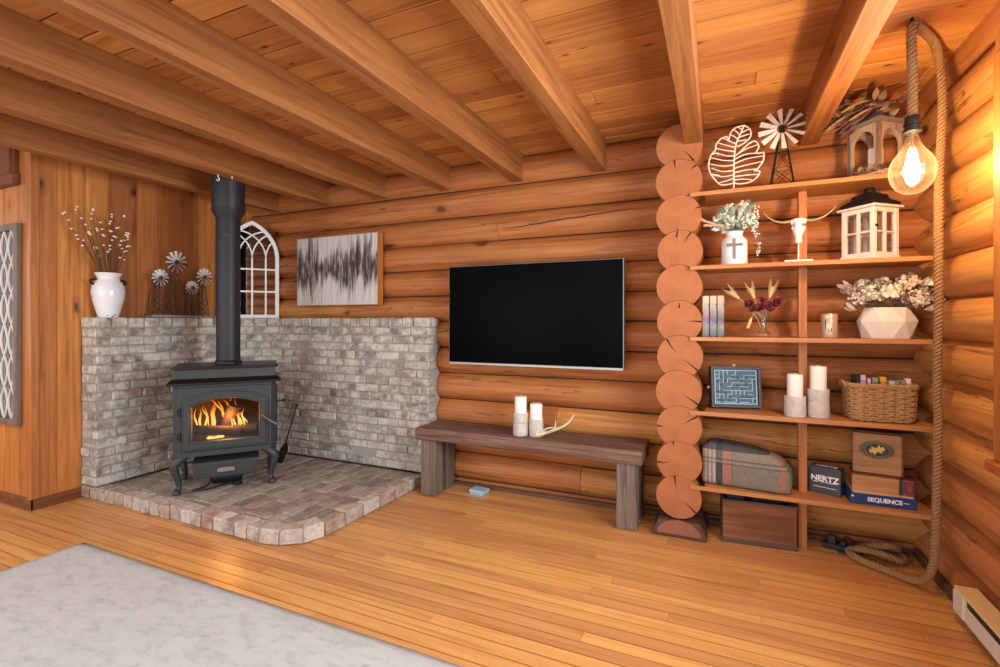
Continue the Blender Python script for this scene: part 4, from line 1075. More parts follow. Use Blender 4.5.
# --- third shelf: books, bud vase, tin, faceted pot
cols = [('c9bb95','7d5f6f','4d5458'),('bfb196','6a5a76','3c4c56'),('c4ad8d','5e5650','40575a')]
for i in range(3):
    m = NT('book_spine_%s' % 'abc'[i]); v = m.coords((1,1,1), False); sp = m.n('SeparateXYZ'); m.l(v, sp.inputs[0])
    zz = m.math('MULTIPLY_ADD', m.noise(m.scale((40,40,60)),1,3), .10, m.math('MULTIPLY', sp.outputs[2], 4.0))
    c = m.ramp(zz, [(.05,hx(cols[i][2])),(.3,hx('8b8a88')),(.45,hx(cols[i][1])),(.7,hx('a3988a')),(.92,hx(cols[i][0]))])
    c = m.mix(m.ramp(m.noise(m.scale((90,1,30)),1,2),[(.58,(0,0,0,1)),(.62,(.7,)*3+(1,))]), c, hx('3e4048'))
    ms = m.set(Base_Color=c, Roughness=.35)
    M['pages'] = M.get('pages') or plain('page_block', hx('e6dfd0'), .8)
    b = thing('paperback_book', on(2,-.066+.0405*i,3.20), ['pale upright paperback nearest the log post on the third shelf','pale upright paperback between two others on the third shelf','pale upright paperback at the open end of the three by the dried flowers'][i], 'book', group='three paperbacks on the third shelf')
    mb = MB(); w = .018; mb.box(-w,w,-.06,-.056,0,.242); mb.box(-w,-w+.002,-.06,.08,0,.242); mb.box(w-.002,w,-.06,.08,0,.242); mb.build('cover', ms, b, bevel=.0008)
    mb = MB(); mb.box(-w+.002,w-.002,-.056,.076,.004,.238); mb.build('pages', M['pages'], b)
mb = MB(); mb.lathe([(0,.006),(.034,.004),(.038,.010),(.036,.018),(.02,.04),(.012,.058),(.013,.085),(.018,.115),(.0165,.115),(.0115,.085),(.0105,.058),(.018,.042),(.033,.02),(0,.018)], 24)
vs_ = tag(mb.build('bud_vase', M['glass']), 'small clear glass bud vase of burgundy flowers on the third shelf', 'vase')
vs_.location = on(2,.240,3.20)
M['burg'] = [plain('petal_burgundy', hx('6a1f2c'), .7, 0, .3), plain('petal_wine', hx('842f3d'), .7, 0, .3), plain('petal_rose', hx('a2484f'), .7, 0, .3)]
M['wheat'] = plain('wheat_straw', hx('d9bd86'), .8)
rb = random.Random(15)
def bloom(mb, c, r, n, mats, up=(0,-.6,.8)):
    upv = Vector(up).normalized(); s1 = upv.orthogonal().normalized(); s2 = upv.cross(s1)
    for k in range(n):
        t = k/n; a = k*2.4; e = .15+1.15*(1-t)
        d = (s1*math.cos(a)+s2*math.sin(a))*math.sin(e)+upv*math.cos(e)
        mb.leaf(Vector(c)-upv*r*.3, d, upv, r*(1.25-.35*t), r*.95, rb.choice(mats), -.25)
    mb.sphere(c, r*.35, 8, 6, mat=mats[0])
for (x,z,r) in [(-.075,.195,.030),(-.055,.165,.026),(-.02,.17,.032),(.02,.185,.034),(.035,.16,.022),(.075,.205,.034),(-.005,.215,.024),(.055,.185,.026)]:
    t = thing('burgundy_flower', on(2,.240,3.20), 'burgundy dried bloom in the clear glass bud vase', 'flower', 0, 'burgundy blooms in the bud vase')
    y = rb.uniform(-.035,.02); mb = MB(); mb.tube(catmull([(x*.05,0,.03),(x*.15,0,.10),(x*.7,y*.6,z*.85),(x,y,z)],5), .0018, 6); mb.build('stem', M['green'][2], t)
    mb = MB(); bloom(mb, (x,y,z), r, 18, (0,0,1,2), (x*4,-.8,.6)); mb.build('petals', M['burg'], t)
for (x,z,lb) in [(-.165,.255,'wheat ear bending far left over the burgundy flowers'),(-.062,.265,'wheat ear rising left of centre behind the burgundy flowers'),(.045,.270,'wheat ear rising right of centre behind the burgundy flowers'),(-.075,.09,'wheat stalk drooping beside the glass bud vase')]:
    t = thing('wheat_stalk', on(2,.240,3.21), lb, 'wheat')
    if z > .1: P = catmull([(x*.05,0,.04),(x*.2,.005,.11),(x*.55,.01,.19),(x*.95,.0,z)],6)
    else: P = catmull([(0,0,.11),(-.03,-.005,.14),(-.055,-.01,.125),(x,-.01,z-.02)],6)
    mb = MB(); mb.tube(P, .0016, 6); mb.build('stalk', M['wheat'], t)
    mb = MB(); e = P[-1]; d = (P[-1]-P[-4]).normalized()
    for k in range(10):
        for s in (-1,1):
            o = e - d*(.045-.006*k); sd = d + Vector((s*.45*d.z,0,-s*.45*d.x))
            mb.leaf(o, sd, (0,-1,0), .018, .007, 0); 
            if z > .1: mb.tube([o+sd.normalized()*.012, o+sd.normalized()*.012+(d*1.0+Vector((s*.35*d.z,rb.uniform(-.2,.2),-s*.35*d.x))).normalized()*.055], [.0009,.0003], 4)
    mb.build('ear', M['wheat'], t)
tn = thing('candle_tin', on(2,.562,3.21), 'brushed champagne metal candle tin with dark marks on the third shelf', 'tin')
M['champ'] = plain('champagne_metal', hx('c9b296'), .35, .5)
mb = MB(); mb.lathe([(0,0),(.038,0),(.04,.004),(.04,.105),(.038,.108),(0,.108)], 32); can = mb.build('canister', M['champ'], tn)
mb = MB(); mb.lathe([(.0405,.105),(.0412,.108),(.0412,.130),(.039,.133),(0,.133)], 32); mb.build('lid', M['champ'], tn)
mb = MB(); Mx = rotz(-.35)
mb.box(-.012,-.008,-.0412,-.0385,.045,.095,Mx); mb.box(.001,.004,-.0412,-.039,.038,.056,Mx); mb.box(.016,.019,-.0392,-.0345,.038,.056,Mx); mb.box(.001,.019,-.0412,-.036,.036,.039,Mx)
tag(mb.build('printed_mark', M['black'], can), 'dark printed mark')
# faceted pot
M['stone'] = plain('pot_matte_white', hx('dcd5cb'), .7, 0, .03)
pt = thing('faceted_pot', on(2,.825,3.235), 'white faceted geometric pot of dried flowers on the third shelf', 'pot')
mb = MB(); n = 8
def ringp(r, z, ph): return [(r*math.cos(2*PI*(k+ph)/n-PI/2), r*.86*math.sin(2*PI*(k+ph)/n-PI/2), z) for k in range(n)]
vs = ringp(.112,0,0)+ringp(.134,.092,.5)+ringp(.098,.165,0)+ringp(.084,.15,0)
fs = []
for k in range(n):
    l = (k+1)%n
    fs += [(k, l, n+k), (l, n+l, n+k), (n+k, n+l, 2*n+l), (n+k, 2*n+l, 2*n+k), (2*n+k, 2*n+l, 3*n+l, 3*n+k)]
fs += [list(range(n))[::-1], [3*n+k for k in range(n)]]
mb.add(vs, fs); mb.build('pot', M['stone'], pt, bevel=.001, ang=12)
M['fl'] = [plain('bloom_'+nm, hx(h), .85, 0, .2) for nm, h in (('cream','e3dfc8'),('blush','dccabd'),('mauve','a58d88'),('plum','6d4a4c'),('sage','a9aa98'),('peach','d8b999'),('dusty','b7a29c'))]
rb = random.Random(42)
F = [(-.075,-.06,.235,.05,(0,0,4),'large cream hydrangea head left of centre in the faceted pot'),(.0,-.075,.235,.052,(0,0,0),'large cream hydrangea head at the front of the faceted pot'),
     (-.135,-.03,.205,.045,(1,2,1),'blush hydrangea head at the left rim of the faceted pot'),(.115,-.055,.20,.052,(1,1,5),'blush hydrangea head low at the right rim of the faceted pot'),
     (.05,-.05,.205,.042,(3,3,2),'plum bloom beside the blush hydrangea in the faceted pot'),(-.02,.0,.29,.042,(1,2,4),'mauve flower head topmost at the centre of the faceted pot'),
     (.095,.0,.285,.06,(5,5,1),'peach maple-like leaf bloom rising at the right of the faceted pot'),(-.1,.01,.28,.042,(4,6,0),'grey-green flower head rising at the left of the faceted pot'),(.16,-.01,.235,.04,(6,4,2),'dusty mauve bloom at the far right of the faceted pot'),(-.17,-.02,.255,.038,(2,6,2),'dusty mauve leaf cluster at the far left of the faceted pot')]
for (x,y,z,r,mats,lb) in F:
    t = thing('dried_hydrangea', on(2,.825,3.235), lb, 'flower')
    mb = MB(); mb.tube(catmull([(x*.15,y*.15,.12),(x*.4,y*.4,.18),(x,y,z-r*.6)],4), .003, 6); mb.build('stem', M['green'][2], t)
    mb = MB()
    for k in range(46):
        a = rb.uniform(0,2*PI); cz = rb.uniform(-.45,1); s_ = math.sqrt(1-cz*cz); d = Vector((s_*math.cos(a), s_*math.sin(a), cz)); c = Vector((x,y,z))+d*r*rb.uniform(.72,.95)
        tg = d.orthogonal().normalized()
        tg = (Matrix.Rotation(rb.uniform(0,6),3,d) @ tg)
        for q in (0,1): mb.leaf(c, (tg if q==0 else -tg)+d*.5, d, r*.42, r*.36, rb.choice(mats), .1)
    mb.build('petals', M['fl'], t)
for (x,y,z,a,lb) in [(.19,-.02,.21,.2,'flat dusty leaf poking out at the right of the faceted pot'),(-.165,-.05,.165,2.6,'flat mauve leaf drooping over the left shoulder of the faceted pot'),(.165,-.05,.165,.0,'flat mauve leaf drooping over the right shoulder of the faceted pot'),(.175,0,.29,.7,'slim sage leaves fanning up at the right of the faceted pot'),(-.19,0,.285,2.4,'slim mauve leaves fanning up at the left of the faceted pot')]:
    t = thing('leaf_sprig', on(2,.825,3.235), lb, 'leaf sprig'); mb = MB(); mb.tube(catmull([(x*.2,y,.13),(x*.6,y,.19),(x,y,z)],4), .002, 6); mb.build('stem', M['green'][2], t)
    mb = MB()
    for q in range(4): 
        aa = a+rb.uniform(-.5,.5); mb.leaf((x*.85+q*.006*(1 if x>0 else -1),y-.008*q,z-.012), (math.cos(aa),-.3,math.sin(aa)), (0,-1,.3), .055, .024, rb.choice((2,6,4) if 'sage' not in lb else (4,0)))
    mb.build('leaves', M['fl'], t)

# --- fourth shelf: labyrinth game, candles, basket
M['navy'] = plain('navy_wood', hx('3b3946'), .45, 0, .1); M['teal'] = plain('maze_blue', hx('3f5f72'), .5, 0, .12); M['mazewall'] = plain('maze_wall', hx('b5dcdc'), .5); M['knob'] = plain('cream_knob', hx('e6d3ad'), .4)
lb_ = thing('labyrinth_game', (.100,3.29,SZ[3]+.007), 'navy framed tilting marble maze game stood on edge on the fourth shelf', 'game', math.radians(14))
LT = Matrix.Rotation(-.10,4,'X')
mb = MB(); w, h = .142, .248
mb.ring([(-w,0),(w,0),(w,h),(-w,h)], [(-w+.016,.016),(w-.016,.016),(w-.016,h-.016),(-w+.016,h-.016)], -.015, .05, LT)
mb.build('frame', M['navy'], lb_, bevel=.002)
mb = MB(); mb.box(-w+.014,w-.014,.0,.012,.014,h-.014,LT); mzb = mb.build('maze_board', M['teal'], lb_)
mb = MB(); mb.ring([(-w+.022,.022),(w-.022,.022),(w-.022,h-.022),(-w+.022,h-.022)], [(-w+.026,.026),(w-.026,.026),(w-.026,h-.026),(-w+.026,h-.026)], -.006, .0, LT)
rb = random.Random(4)
cells = [(i,j) for i in range(10) for j in range(8)]
cw, chh = .0235, .0235; ox, oz = -.1175, .031
for (i,j) in cells:
    if rb.random() < .85:
        x, z = ox+i*cw, oz+j*chh
        if rb.random() < .5: mb.box(x,x+cw+.003,-.006,0,z,z+.003,LT)
        else: mb.box(x,x+.003,-.006,0,z,z+chh+.003,LT)
mb.build('maze_walls', M['mazewall'], mzb)
for (i,j) in [(1,0),(3,0),(0,2),(1,2),(3,1),(1,4),(0,5),(1,6),(2,5),(4,6),(5,6),(6,5),(7,6),(9,5),(5,4),(6,3),(4,3),(7,1),(8,1),(6,1),(9,0),(7,4),(2,2)]:
    mb = MB(); mb.lathe([(.0068,0),(.0068,.002),(0,.002)], 14, LT@T(ox+(i+.5)*cw,-.0005,oz+(j+.5)*chh)@Matrix.Rotation(PI/2,4,'X')); mb.build('maze_hole', M['black'], mzb)
for (Mx) in (T(0,.02,h)@Matrix.Identity(4), T(-w,.02,.12)@Matrix.Rotation(-PI/2,4,'Y')):
    mb = MB(); mb.lathe([(.004,-.004),(.004,.004),(.009,.005),(.009,.014),(.006,.016),(0,.016)], 14, LT@Mx); mb.build('knob', M['knob'], lb_)
birch_holder(on(3,.395,3.180), .053, .112, 'shorter birch bark holder on the fourth shelf near the maze game', 'birch holders on the shelf')
pillar_candle((.395,3.180,SZ[3]+.1095), .039, .125, 'white candle in the shorter birch holder on the fourth shelf', group='candles on the shelf')
birch_holder(on(3,.509,3.20), .053, .155, 'taller birch bark holder on the fourth shelf near the basket', 'birch holders on the shelf')
pillar_candle((.509,3.20,SZ[3]+.1525), .040, .13, 'white candle in the taller birch holder on the fourth shelf', group='candles on the shelf')
# woven basket
BK = (.79,3.245,SZ[3]+.003)
bk = thing('woven_basket', BK, 'rectangular woven seagrass basket full of small card boxes on the fourth shelf', 'basket', .05)
def rrect(hw, hd, r, n=64):
    pts = []; per = []
    for k in range(n):
        a = 2*PI*k/n; c, s = math.cos(a), math.sin(a); e = .35
        pts.append((hw*abs(c)**e*(1 if c>0 else -1), hd*abs(s)**e*(1 if s>0 else -1)))
    out = []; L = [0]
    for k in range(n): L.append(L[-1]+math.dist(pts[k], pts[(k+1)%n]))
    tot = L[-1]
    for q in range(n):
        t = tot*q/n; k = max(i for i in range(n) if L[i] <= t); f = (t-L[k])/max(1e-9,L[k+1]-L[k]); a, b = pts[k], pts[(k+1)%n]
        out.append((a[0]+(b[0]-a[0])*f, a[1]+(b[1]-a[1])*f))
    return out
mb = MB(); nr = 13; BH = .182
for r_ in range(nr):
    z = .008+BH*r_/nr; f = .95+.05*(r_/nr) if r_ > 1 else (.90, .935)[r_]
    base = rrect(.147*f, .10*f, .03, 120)
    for ph in (0, PI):
        pts = [(x*(1+.028*math.sin(40*PI*k/120*1.0+ph+r_*PI)), y*(1+.04*math.sin(40*PI*k/120+ph+r_*PI)), z+.0035*math.sin(20*PI*k/120+ph)) for k,(x,y) in enumerate(base)]
        mb.tube(pts+pts[:2], .0062, 5)
mb.build('woven_sides', M['wicker'], bk)
mb = MB(); 
for o_ in (0,.5):
    base = rrect(.151,.104,.03,120); pts = [(x*(1+.012*math.sin(PI*k/3+o_*2*PI)), y*(1+.018*math.sin(PI*k/3+o_*2*PI)), BH+.006+.006*math.cos(PI*k/3+o_*2*PI)) for k,(x,y) in enumerate(base)]
    mb.tube(pts+pts[:2], .0085, 6)
mb.build('rim', M['wicker'], bk)
mb = MB(); q = rrect(.138,.09,.03,48); q2 = rrect(.125,.08,.03,48); n = 48
mb.add([(x,y,.004) for x,y in q2]+[(x,y,BH) for x,y in q], [list(range(n))]+[(i,n+i,n+(i+1)%n,(i+1)%n) for i in range(n)]); o = mb.build('liner', M['wickerd'], bk); o.modifiers.new('thick','SOLIDIFY').thickness = .004
for s in (-1,):
    mb = MB(); mb.tube(catmull([(s*.155,-.05,BH-.01),(s*.166,-.04,BH+.014),(s*.168,0,BH+.02),(s*.166,.04,BH+.014),(s*.155,.05,BH-.01)],6), .008, 8); mb.build('handle', M['wicker'], bk)
bc = [(-.118,-.03,.03,.05,.045,'2c2a30',.25,'dark wrapped pack leaning at the handle end of the basket'),(-.088,-.045,.022,.03,.045,'c7a3b4',-.2,'pink card box in the woven basket'),(-.062,-.05,.014,.03,.028,'d9b4c4',0,'slim pale pink card box in the woven basket'),(-.032,-.05,.024,.03,.035,'7f9088',0,'grey-green card box in the woven basket beside the yellow one'),
      (.008,-.05,.026,.03,.04,'d9a42e',.05,'bright yellow card box in the middle of the basket'),(.05,-.05,.022,.03,.02,'d6c2a4',.1,'cream card box low in the woven basket'),(.078,-.045,.022,.03,.022,'6b8c96',-.1,'blue-green card box in the woven basket'),(.105,-.05,.018,.03,.026,'b27f63',.1,'terracotta card box in the woven basket'),(.132,-.045,.02,.03,.035,'e2d2bc',.0,'pale card box at the right end of the basket'),(.06,.02,.06,.03,.03,'5f6b62',.3,'dark green pack lying behind the others in the basket')]
for i,(x,y,w,d,h,c,a,lb) in enumerate(bc):
    t = thing('card_box', (BK[0]+x*.87, BK[1]+y, BK[2]+BH-.043), lb, 'card box', .05+a)
    mm = plain('card_'+'abcdefghij'[i], hx(c), .5, 0, .15, 60); m2 = plain('card_band_'+'abcdefghij'[i], hx(c, .55), .5)
    mb = MB(); mb.box(-w/2,w/2,-d/2,d/2,0,.055+h); bod = mb.build('box_body', mm, t, bevel=.001)
    mb = MB(); mb.box(-w/2-.0006,w/2+.0006,-d/2-.0006,d/2+.0006,.04+h*.55,.046+h*.6); mb.build('printed_band', m2, bod)

# --- fifth shelf: blanket, boxes
m = NT('plaid_wool'); v = m.coords((1,1,1), False); sp = m.n('SeparateXYZ'); m.l(v, sp.inputs[0]); X_, Z_ = sp.outputs[0], sp.outputs[2]
nz = m.noise(v, 240, 2)
vx = m.math('ADD', X_, m.math('MULTIPLY_ADD', nz, .004, -.002))
g, nv, sa, bl, ww, be = hx('8d867a'), hx('3f4650'), hx('b57f6c'), hx('4a4844'), hx('c9c2b6'), hx('b79a84')
cx = m.ramp(m.math('MULTIPLY_ADD', vx, 2.08, .5), [(0,ww),(.025,sa),(.06,ww),(.085,hx('7b7f80')),(.105,ww),(.13,sa),(.15,ww),(.18,nv),(.26,sa),(.36,hx('6f6a5f')),(.375,g),(.86,sa),(.93,hx('9c9184'))], 'CONSTANT')
cz = m.ramp(m.math('MULTIPLY', Z_, 4.0), [(0,g),(.52,bl),(.56,be),(.62,bl),(.66,be),(.84,nv),(1,nv)], 'CONSTANT')
gate = m.ramp(m.math('MULTIPLY', Z_, 4.0), [(0,(.06,)*3+(1,)),(.52,(.5,)*3+(1,)),(.56,(.55,)*3+(1,)),(.66,(.35,)*3+(1,)),(.84,(.85,)*3+(1,))], 'CONSTANT')
c = m.mix(gate, cx, cz); c = m.mix(m.ramp(nz, [(.35,(0,0,0,1)),(.65,(.65,)*3+(1,))]), c, hx('4d4840'))
m.bump(nz, .5, .004); M['plaid'] = m.set(Base_Color=c, Roughness=1.0, Specular_IOR_Level=.1)
bl_ = thing('plaid_blanket', on(4,.149,3.235), 'folded grey plaid wool blanket at the left of the fifth shelf', 'blanket', -.12)
def fold(mb, x0, x1, hL, hR, d, z0=0, mat=0, seed=0):
    n = 26; q = 30; vs = []; fs = []
    for k in range(n+1):
        t = k/n; e = min(1, math.sqrt(max(0,1-(max(0,(t-.80)/.2))**2))*.92+.08) if t > .8 else min(1, .80+.2*math.sin(min(1,t/.1)*PI/2))
        hh = (hL*(1-t**2.4)+hR*t**2.4); x = x0+(x1-x0)*t
        for j in range(q):
            a = 2*PI*j/q; c, s = math.cos(a), math.sin(a); ex = .32
            y = d*abs(c)**ex*(1 if c>0 else -1)*(e*.5+.5); z = hh/2 + hh/2*abs(s)**(ex+.1)*(1 if s>0 else -1)*e
            if s <= 0: z = hh/2 - hh/2*abs(s)**ex
            z = max(z, 0)
            nn = noise.noise((x*9,y*9,z*9+seed))
            vs.append((x, y+.004*nn, z0+z+(.004*nn if z > .01 else 0)))
    for k in range(n):
        for j in range(q): l = (j+1)%q; fs.append((k*q+j,k*q+l,(k+1)*q+l,(k+1)*q+j))
    fs += [list(range(q))[::-1],[n*q+j for j in range(q)]]
    mb.add(vs, fs, None, mat, True)
mb = MB(); fold(mb, -.225, .235, .25, .175, .095, seed=3); mb.build('front_fold', M['plaid'], bl_)
mb = MB(); fold(mb, -.20, .25, .215, .14, .05, seed=8); o = mb.build('back_fold', M['plaid'], bl_, (0,.13,0))
bx = thing('card_game_box', on(4,.563,3.288), 'small black card game box with white NERTZ lettering on the fifth shelf', 'game box', -.40)
M['slate'] = plain('slate_card', hx('3c4048'), .5, 0, .06); M['inkw'] = plain('white_ink', hx('ececea'), .5)
mb = MB(); mb.box(-.076,.076,-.04,.04,0,.148); bod = mb.build('box_body', M['slate'], bx, bevel=.0015)
mb = MB(); text_shape(mb, 'NERTZ', .043, T(0,-.0405,.084)@FRONT, bold=.0014)
mb.box(-.056,-.030,-.0412,-.04,.062,.066); mb.box(-.020,.056,-.0412,-.04,.064,.067)
text_shape(mb, 'NERTZ', .034, T(0,0,.1485)@Matrix.Scale(1,4), bold=.001); mb.box(-.055,.055,-.0408,-.04,.036,.0385)
mb.build('lettering', M['inkw'], bod)
sq = thing('board_game_box', on(4,.79,3.275), 'wide flat navy board game box lettered SEQUENCE on the fifth shelf', 'game box', .0)
M['seqb'] = plain('royal_navy_card', hx('22386e'), .4, 0, .06); M['seqt'] = plain('printed_lid_top', hx('d9c8b2'), .5, 0, .12, 12)
mb = MB(); mb.box(-.142,.142,-.118,.13,0,.056); bod = mb.build('box_body', M['seqb'], sq, bevel=.0015)
mb = MB(); mb.box(-.134,.134,-.11,.122,.0555,.0572); mb.box(-.142,-.128,-.12,.132,.0558,.0576,mat=1); tag(mb.build('lid_top', [M['seqt'],M['seqb']], sq), 'cream printed lid top')
mb = MB(); text_shape(mb, 'SEQUENCE', .030, T(.008,-.1184,.029)@FRONT, bold=.0010); mb.box(.088,.112,-.1188,-.118,.028,.031); mb.box(-.137,-.126,-.1188,-.118,.036,.043)
mb.build('lettering', M['inkw'], bod)
M['boxw'] = wood('puzzle_box_wood', hx('c2935f'), hx('a97a48'), hx('7f5530'), 'X', .5, 2, 0, .0, .15); M['boxw2'] = wood('light_box_wood', hx('cfa070'), hx('b5814f'), hx('94632f'), 'X', .5, 2, .3, .0); M['boxd'] = wood('dark_lid_wood', hx('7c4a30'), hx('633823'), hx('45230f'), 'X', .5, 2, 0)
mb = MB(); z0 = SZ[4]+.0576
w2_ = thing('wooden_box', (.772,3.245,z0), 'low light wooden slide-lid box on top of the navy board game box', 'box', -.12)
mb.box(-.10,.10,-.055,.075,0,.088); mb.build('box_body', M['boxw2'], w2_, bevel=.002)
mb = MB(); mb.box(-.104,.104,-.059,.079,.088,.098); mb.build('lid', M['boxd'], w2_, bevel=.002)
w1_ = thing('puzzle_box', (.785,3.255,z0+.0985), 'upright brown wooden puzzle box with an oval jigsaw emblem atop the low wooden box', 'box', -.18)
mb = MB(); mb.box(-.104,.104,-.045,.06,0,.212); bod = mb.build('box_body', M['boxw'], w1_, bevel=.002)
mb = MB(); mb.box(-.085,.11,-.03,.066,.212,.222); mb.box(.104,.112,-.045,.06,0,.215); mb.build('lid', M['boxd'], w1_, bevel=.0015)
M['gold'] = plain('gold_ink', hx('d8b25c'), .45)
mb = MB(); E_ = lambda a,b,n=40: [(a*math.cos(2*PI*k/n), .128+b*math.sin(2*PI*k/n)) for k in range(n)]
mb.prism(E_(.076,.048), -.0462, -.0445, mat=0); mb.ring(E_(.073,.0455), E_(.0718,.0444), -.0468, -.046, None, 1); mb.ring(E_(.054,.034), E_(.0529,.0330), -.0468, -.046, None, 1)
for k in range(26):
    a = 2*PI*k/26; mb.box(-.0010,.0012,-.0468,-.046,-.003,.003, T(.0625*math.cos(a),0,.128+.0385*math.sin(a))@Matrix.Rotation(-a,4,'Y')@T(0,0,0), 1)
b0 = []
s_ = .0175
def knobarc(cx, cz, r, a0, a1, n=8): return [(cx+r*math.cos(a0+(a1-a0)*k/n), cz+r*math.sin(a0+(a1-a0)*k/n)) for k in range(n+1)]
q_ = PI/180
pz = [(-s_,-s_)]+knobarc(0,-s_+.003,.007,150*q_,30*q_)+[(s_,-s_)]+knobarc(s_+.006,0,.0085,-140*q_,140*q_)+[(s_,s_)]+knobarc(0,s_-.003,.007,-30*q_,-150*q_)+[(-s_,s_)]+knobarc(-s_-.006,0,.0085,40*q_,320*q_)
Jm = T(0,0,.128)@Matrix.Rotation(-.3,4,'Y'); mb.prism([(x*1.1,z*1.35) for x,z in pz], -.0474, -.0462, Jm, 1)
tag(mb.build('emblem', [M['black'],M['gold']], bod), 'black oval emblem with a gold jigsaw piece')
M['red'] = plain('red_card', hx('7d1f28'), .45, 0, .2, 50)
rc = thing('red_box', (.915,3.24,z0), 'small red and black card box tucked right of the wooden boxes', 'card box', -.3)
mb = MB(); mb.box(-.03,.03,-.045,.045,0,.085); mb.build('box_body', M['red'], rc, bevel=.0015)
mb = MB(); mb.box(-.0306,-.016,-.0458,-.044,.0,.085); mb.ring([(-.008,.014),(.026,.014),(.026,.072),(-.008,.072)],[(-.003,.02),(.021,.02),(.021,.066),(-.003,.066)],-.0458,-.044); mb.build('printed_border', M['black'], rc)

# --- under the shelves: crate, plug and rope lamp
cr = thing('wooden_crate', (.216, 3.198, 0), 'old reddish-brown wooden crate on the floor beneath the lowest shelf', 'crate', .075)
w, h, d = .192, .246, .165
mb = MB(); mb.box(-w,w,-.016,.0,.0,h); mb.build('front_panel', M['crate'], cr, bevel=.003)
for s in (-1,1):
    mb = MB(); mb.box(*sorted((s*(w-.015),s*w)),.0,d,0,h); mb.build('side_panel', M['crate'], cr, bevel=.003)
mb = MB(); mb.box(-w,w,d,d+.015,0,h); mb.build('back_panel', M['crate'], cr, bevel=.003)
mb = MB(); mb.box(-w+.015,w-.015,0,d,0,.015); mb.build('base', M['crated'], cr)
for (a,b,c_,e) in ((-w-.004,w+.004,-.004,.03),(-w-.004,w+.004,h-.012,h+.006)):
    mb = MB(); mb.box(a,b,-.022,-.012,c_+.004,e); mb.build('batten', M['crated'], cr, bevel=.002)
mb = MB(); mb.tube(catmull([(-.08,.05,h-.02),(-.07,.05,h+.02),(-.04,.05,h+.032),(-.01,.05,h+.015),(.0,.05,h-.02)],6), .002, 6); mb.build('wire_handle', M['nickel'], cr)
for (x,wd,hh,c,lb) in [(-.12,.09,.262,'2d3448','dark blue folder standing in the crate'),(.05,.16,.255,'1f1d1c','black folder standing in the crate')]:
    mm = plain('folder_'+lb[:4].strip(), hx(c), .6); t = thing('document_folder', cr.matrix_basis @ Vector((x,.085,.016)), lb, 'folder', .075)
    mb = MB(); mb.box(-wd/2,wd/2,-.03,-.026,0,hh); mb.box(-wd/2,wd/2,.026,.03,0,hh); mb.box(-wd/2,-wd/2+.003,-.03,.03,0,hh); mb.build('cover', mm, t)
    mb = MB(); mb.box(-wd/2+.004,wd/2-.004,-.025,.025,.002,hh-.006); mb.build('pages', M['pages'], t)
# lamp: bulb on a thick rope
lamp = thing('rope_pendant_lamp', (.737,2.55,1.95), 'glowing clear bulb hanging on thick twisted jute rope beside the shelves', 'lamp')
LO = Vector((.737,2.55,1.95))
def rope(mb, path, r, pitch=.055, step=.007, seg=6):
    P = [Vector(p) for p in path]; L = [0]
    for a, b in zip(P, P[1:]): L.append(L[-1]+(b-a).length)
    N = int(L[-1]/step); Q = []; j = 0
    for k in range(N+1):
        s = L[-1]*k/N
        while j < len(L)-2 and L[j+1] < s: j += 1
        Q.append(P[j].lerp(P[j+1], (s-L[j])/max(1e-9,L[j+1]-L[j])))
    fr = []; nrm = None
    for k in range(N+1):
        t = (Q[min(k+1,N)]-Q[max(k-1,0)]).normalized()
        if nrm is None: nrm = t.orthogonal().normalized()
        nrm = (nrm-t*nrm.dot(t)).normalized(); fr.append((nrm, t.cross(nrm)))
    for st_ in range(3):
        mb.tube([Q[k]+(fr[k][0]*math.cos(2*PI*(k*L[-1]/N/pitch+st_/3))+fr[k][1]*math.sin(2*PI*(k*L[-1]/N/pitch+st_/3)))*r*.60 for k in range(N+1)], r*.46, seg)
RP = [(.737,2.55,2.13),(.738,2.55,2.30),(.735,2.55,2.45),(.737,2.552,2.52),(.752,2.575,2.543),(.80,2.64,2.54),(.87,2.75,2.535),(.918,2.85,2.50),(.940,2.88,2.43),(.950,2.90,2.30),(.948,2.91,2.14),(.940,2.91,2.0),(.938,2.91,1.86),(.936,2.905,1.6),(.936,2.90,1.40),(.932,2.90,1.15),(.930,2.90,.93),(.936,2.905,.86),(.932,2.90,.75),(.930,2.90,.56),(.926,2.90,.40),(.927,2.91,.28),(.926,2.93,.16),(.91,2.965,.07),(.875,3.02,.026),(.80,3.085,.022),(.73,3.14,.022),(.675,3.20,.024)]
mb = MB(); rope(mb, [Vector(p)-LO for p in catmull(RP,8)], .0185)
mb.build('rope_drop', M['rope'], lamp)
CP = [(.675,3.20,.024),(.665,3.27,.024),(.72,3.245,.052),(.80,3.20,.058),(.88,3.22,.03),(.915,3.30,.024),(.86,3.37,.024),(.77,3.37,.026),(.725,3.32,.03),(.77,3.27,.066),(.84,3.255,.085),(.89,3.30,.062),(.84,3.34,.06),(.79,3.33,.062)]
mb = MB(); rope(mb, [Vector(p)-LO for p in catmull(CP,8)], .0185); mb.build('rope_coil', M['rope'], lamp)
mb = MB(); mb.tube([(.0,0,.585),(.0,0,.61)], .006, 8); mb.tube(catmull([(-.016,.0,.575),(0,.0,.592),(.02,.01,.587),(.022,.03,.575)],5), .005, 8); mb.build('ceiling_staple', M['blackm'], lamp)
mb = MB(); mb.lathe([(0,.20),(.024,.20),(.026,.195),(.026,.172),(.030,.170),(.030,.163),(.026,.161),(.026,.145),(.033,.143),(.033,.134),(.022,.13),(0,.13)], 24); tag(mb.build('socket', M['black'], lamp), 'black lamp socket')
prof = [(.017,.132),(.019,.122),(.024,.105),(.030,.085),(.042,.060),(.060,.035),(.073,.010),(.079,-.018),(.078,-.045),(.070,-.074),(.055,-.098),(.034,-.115),(.012,-.122),(0,-.123)]
cp = catmull([(r,0,z) for r,z in prof],4)
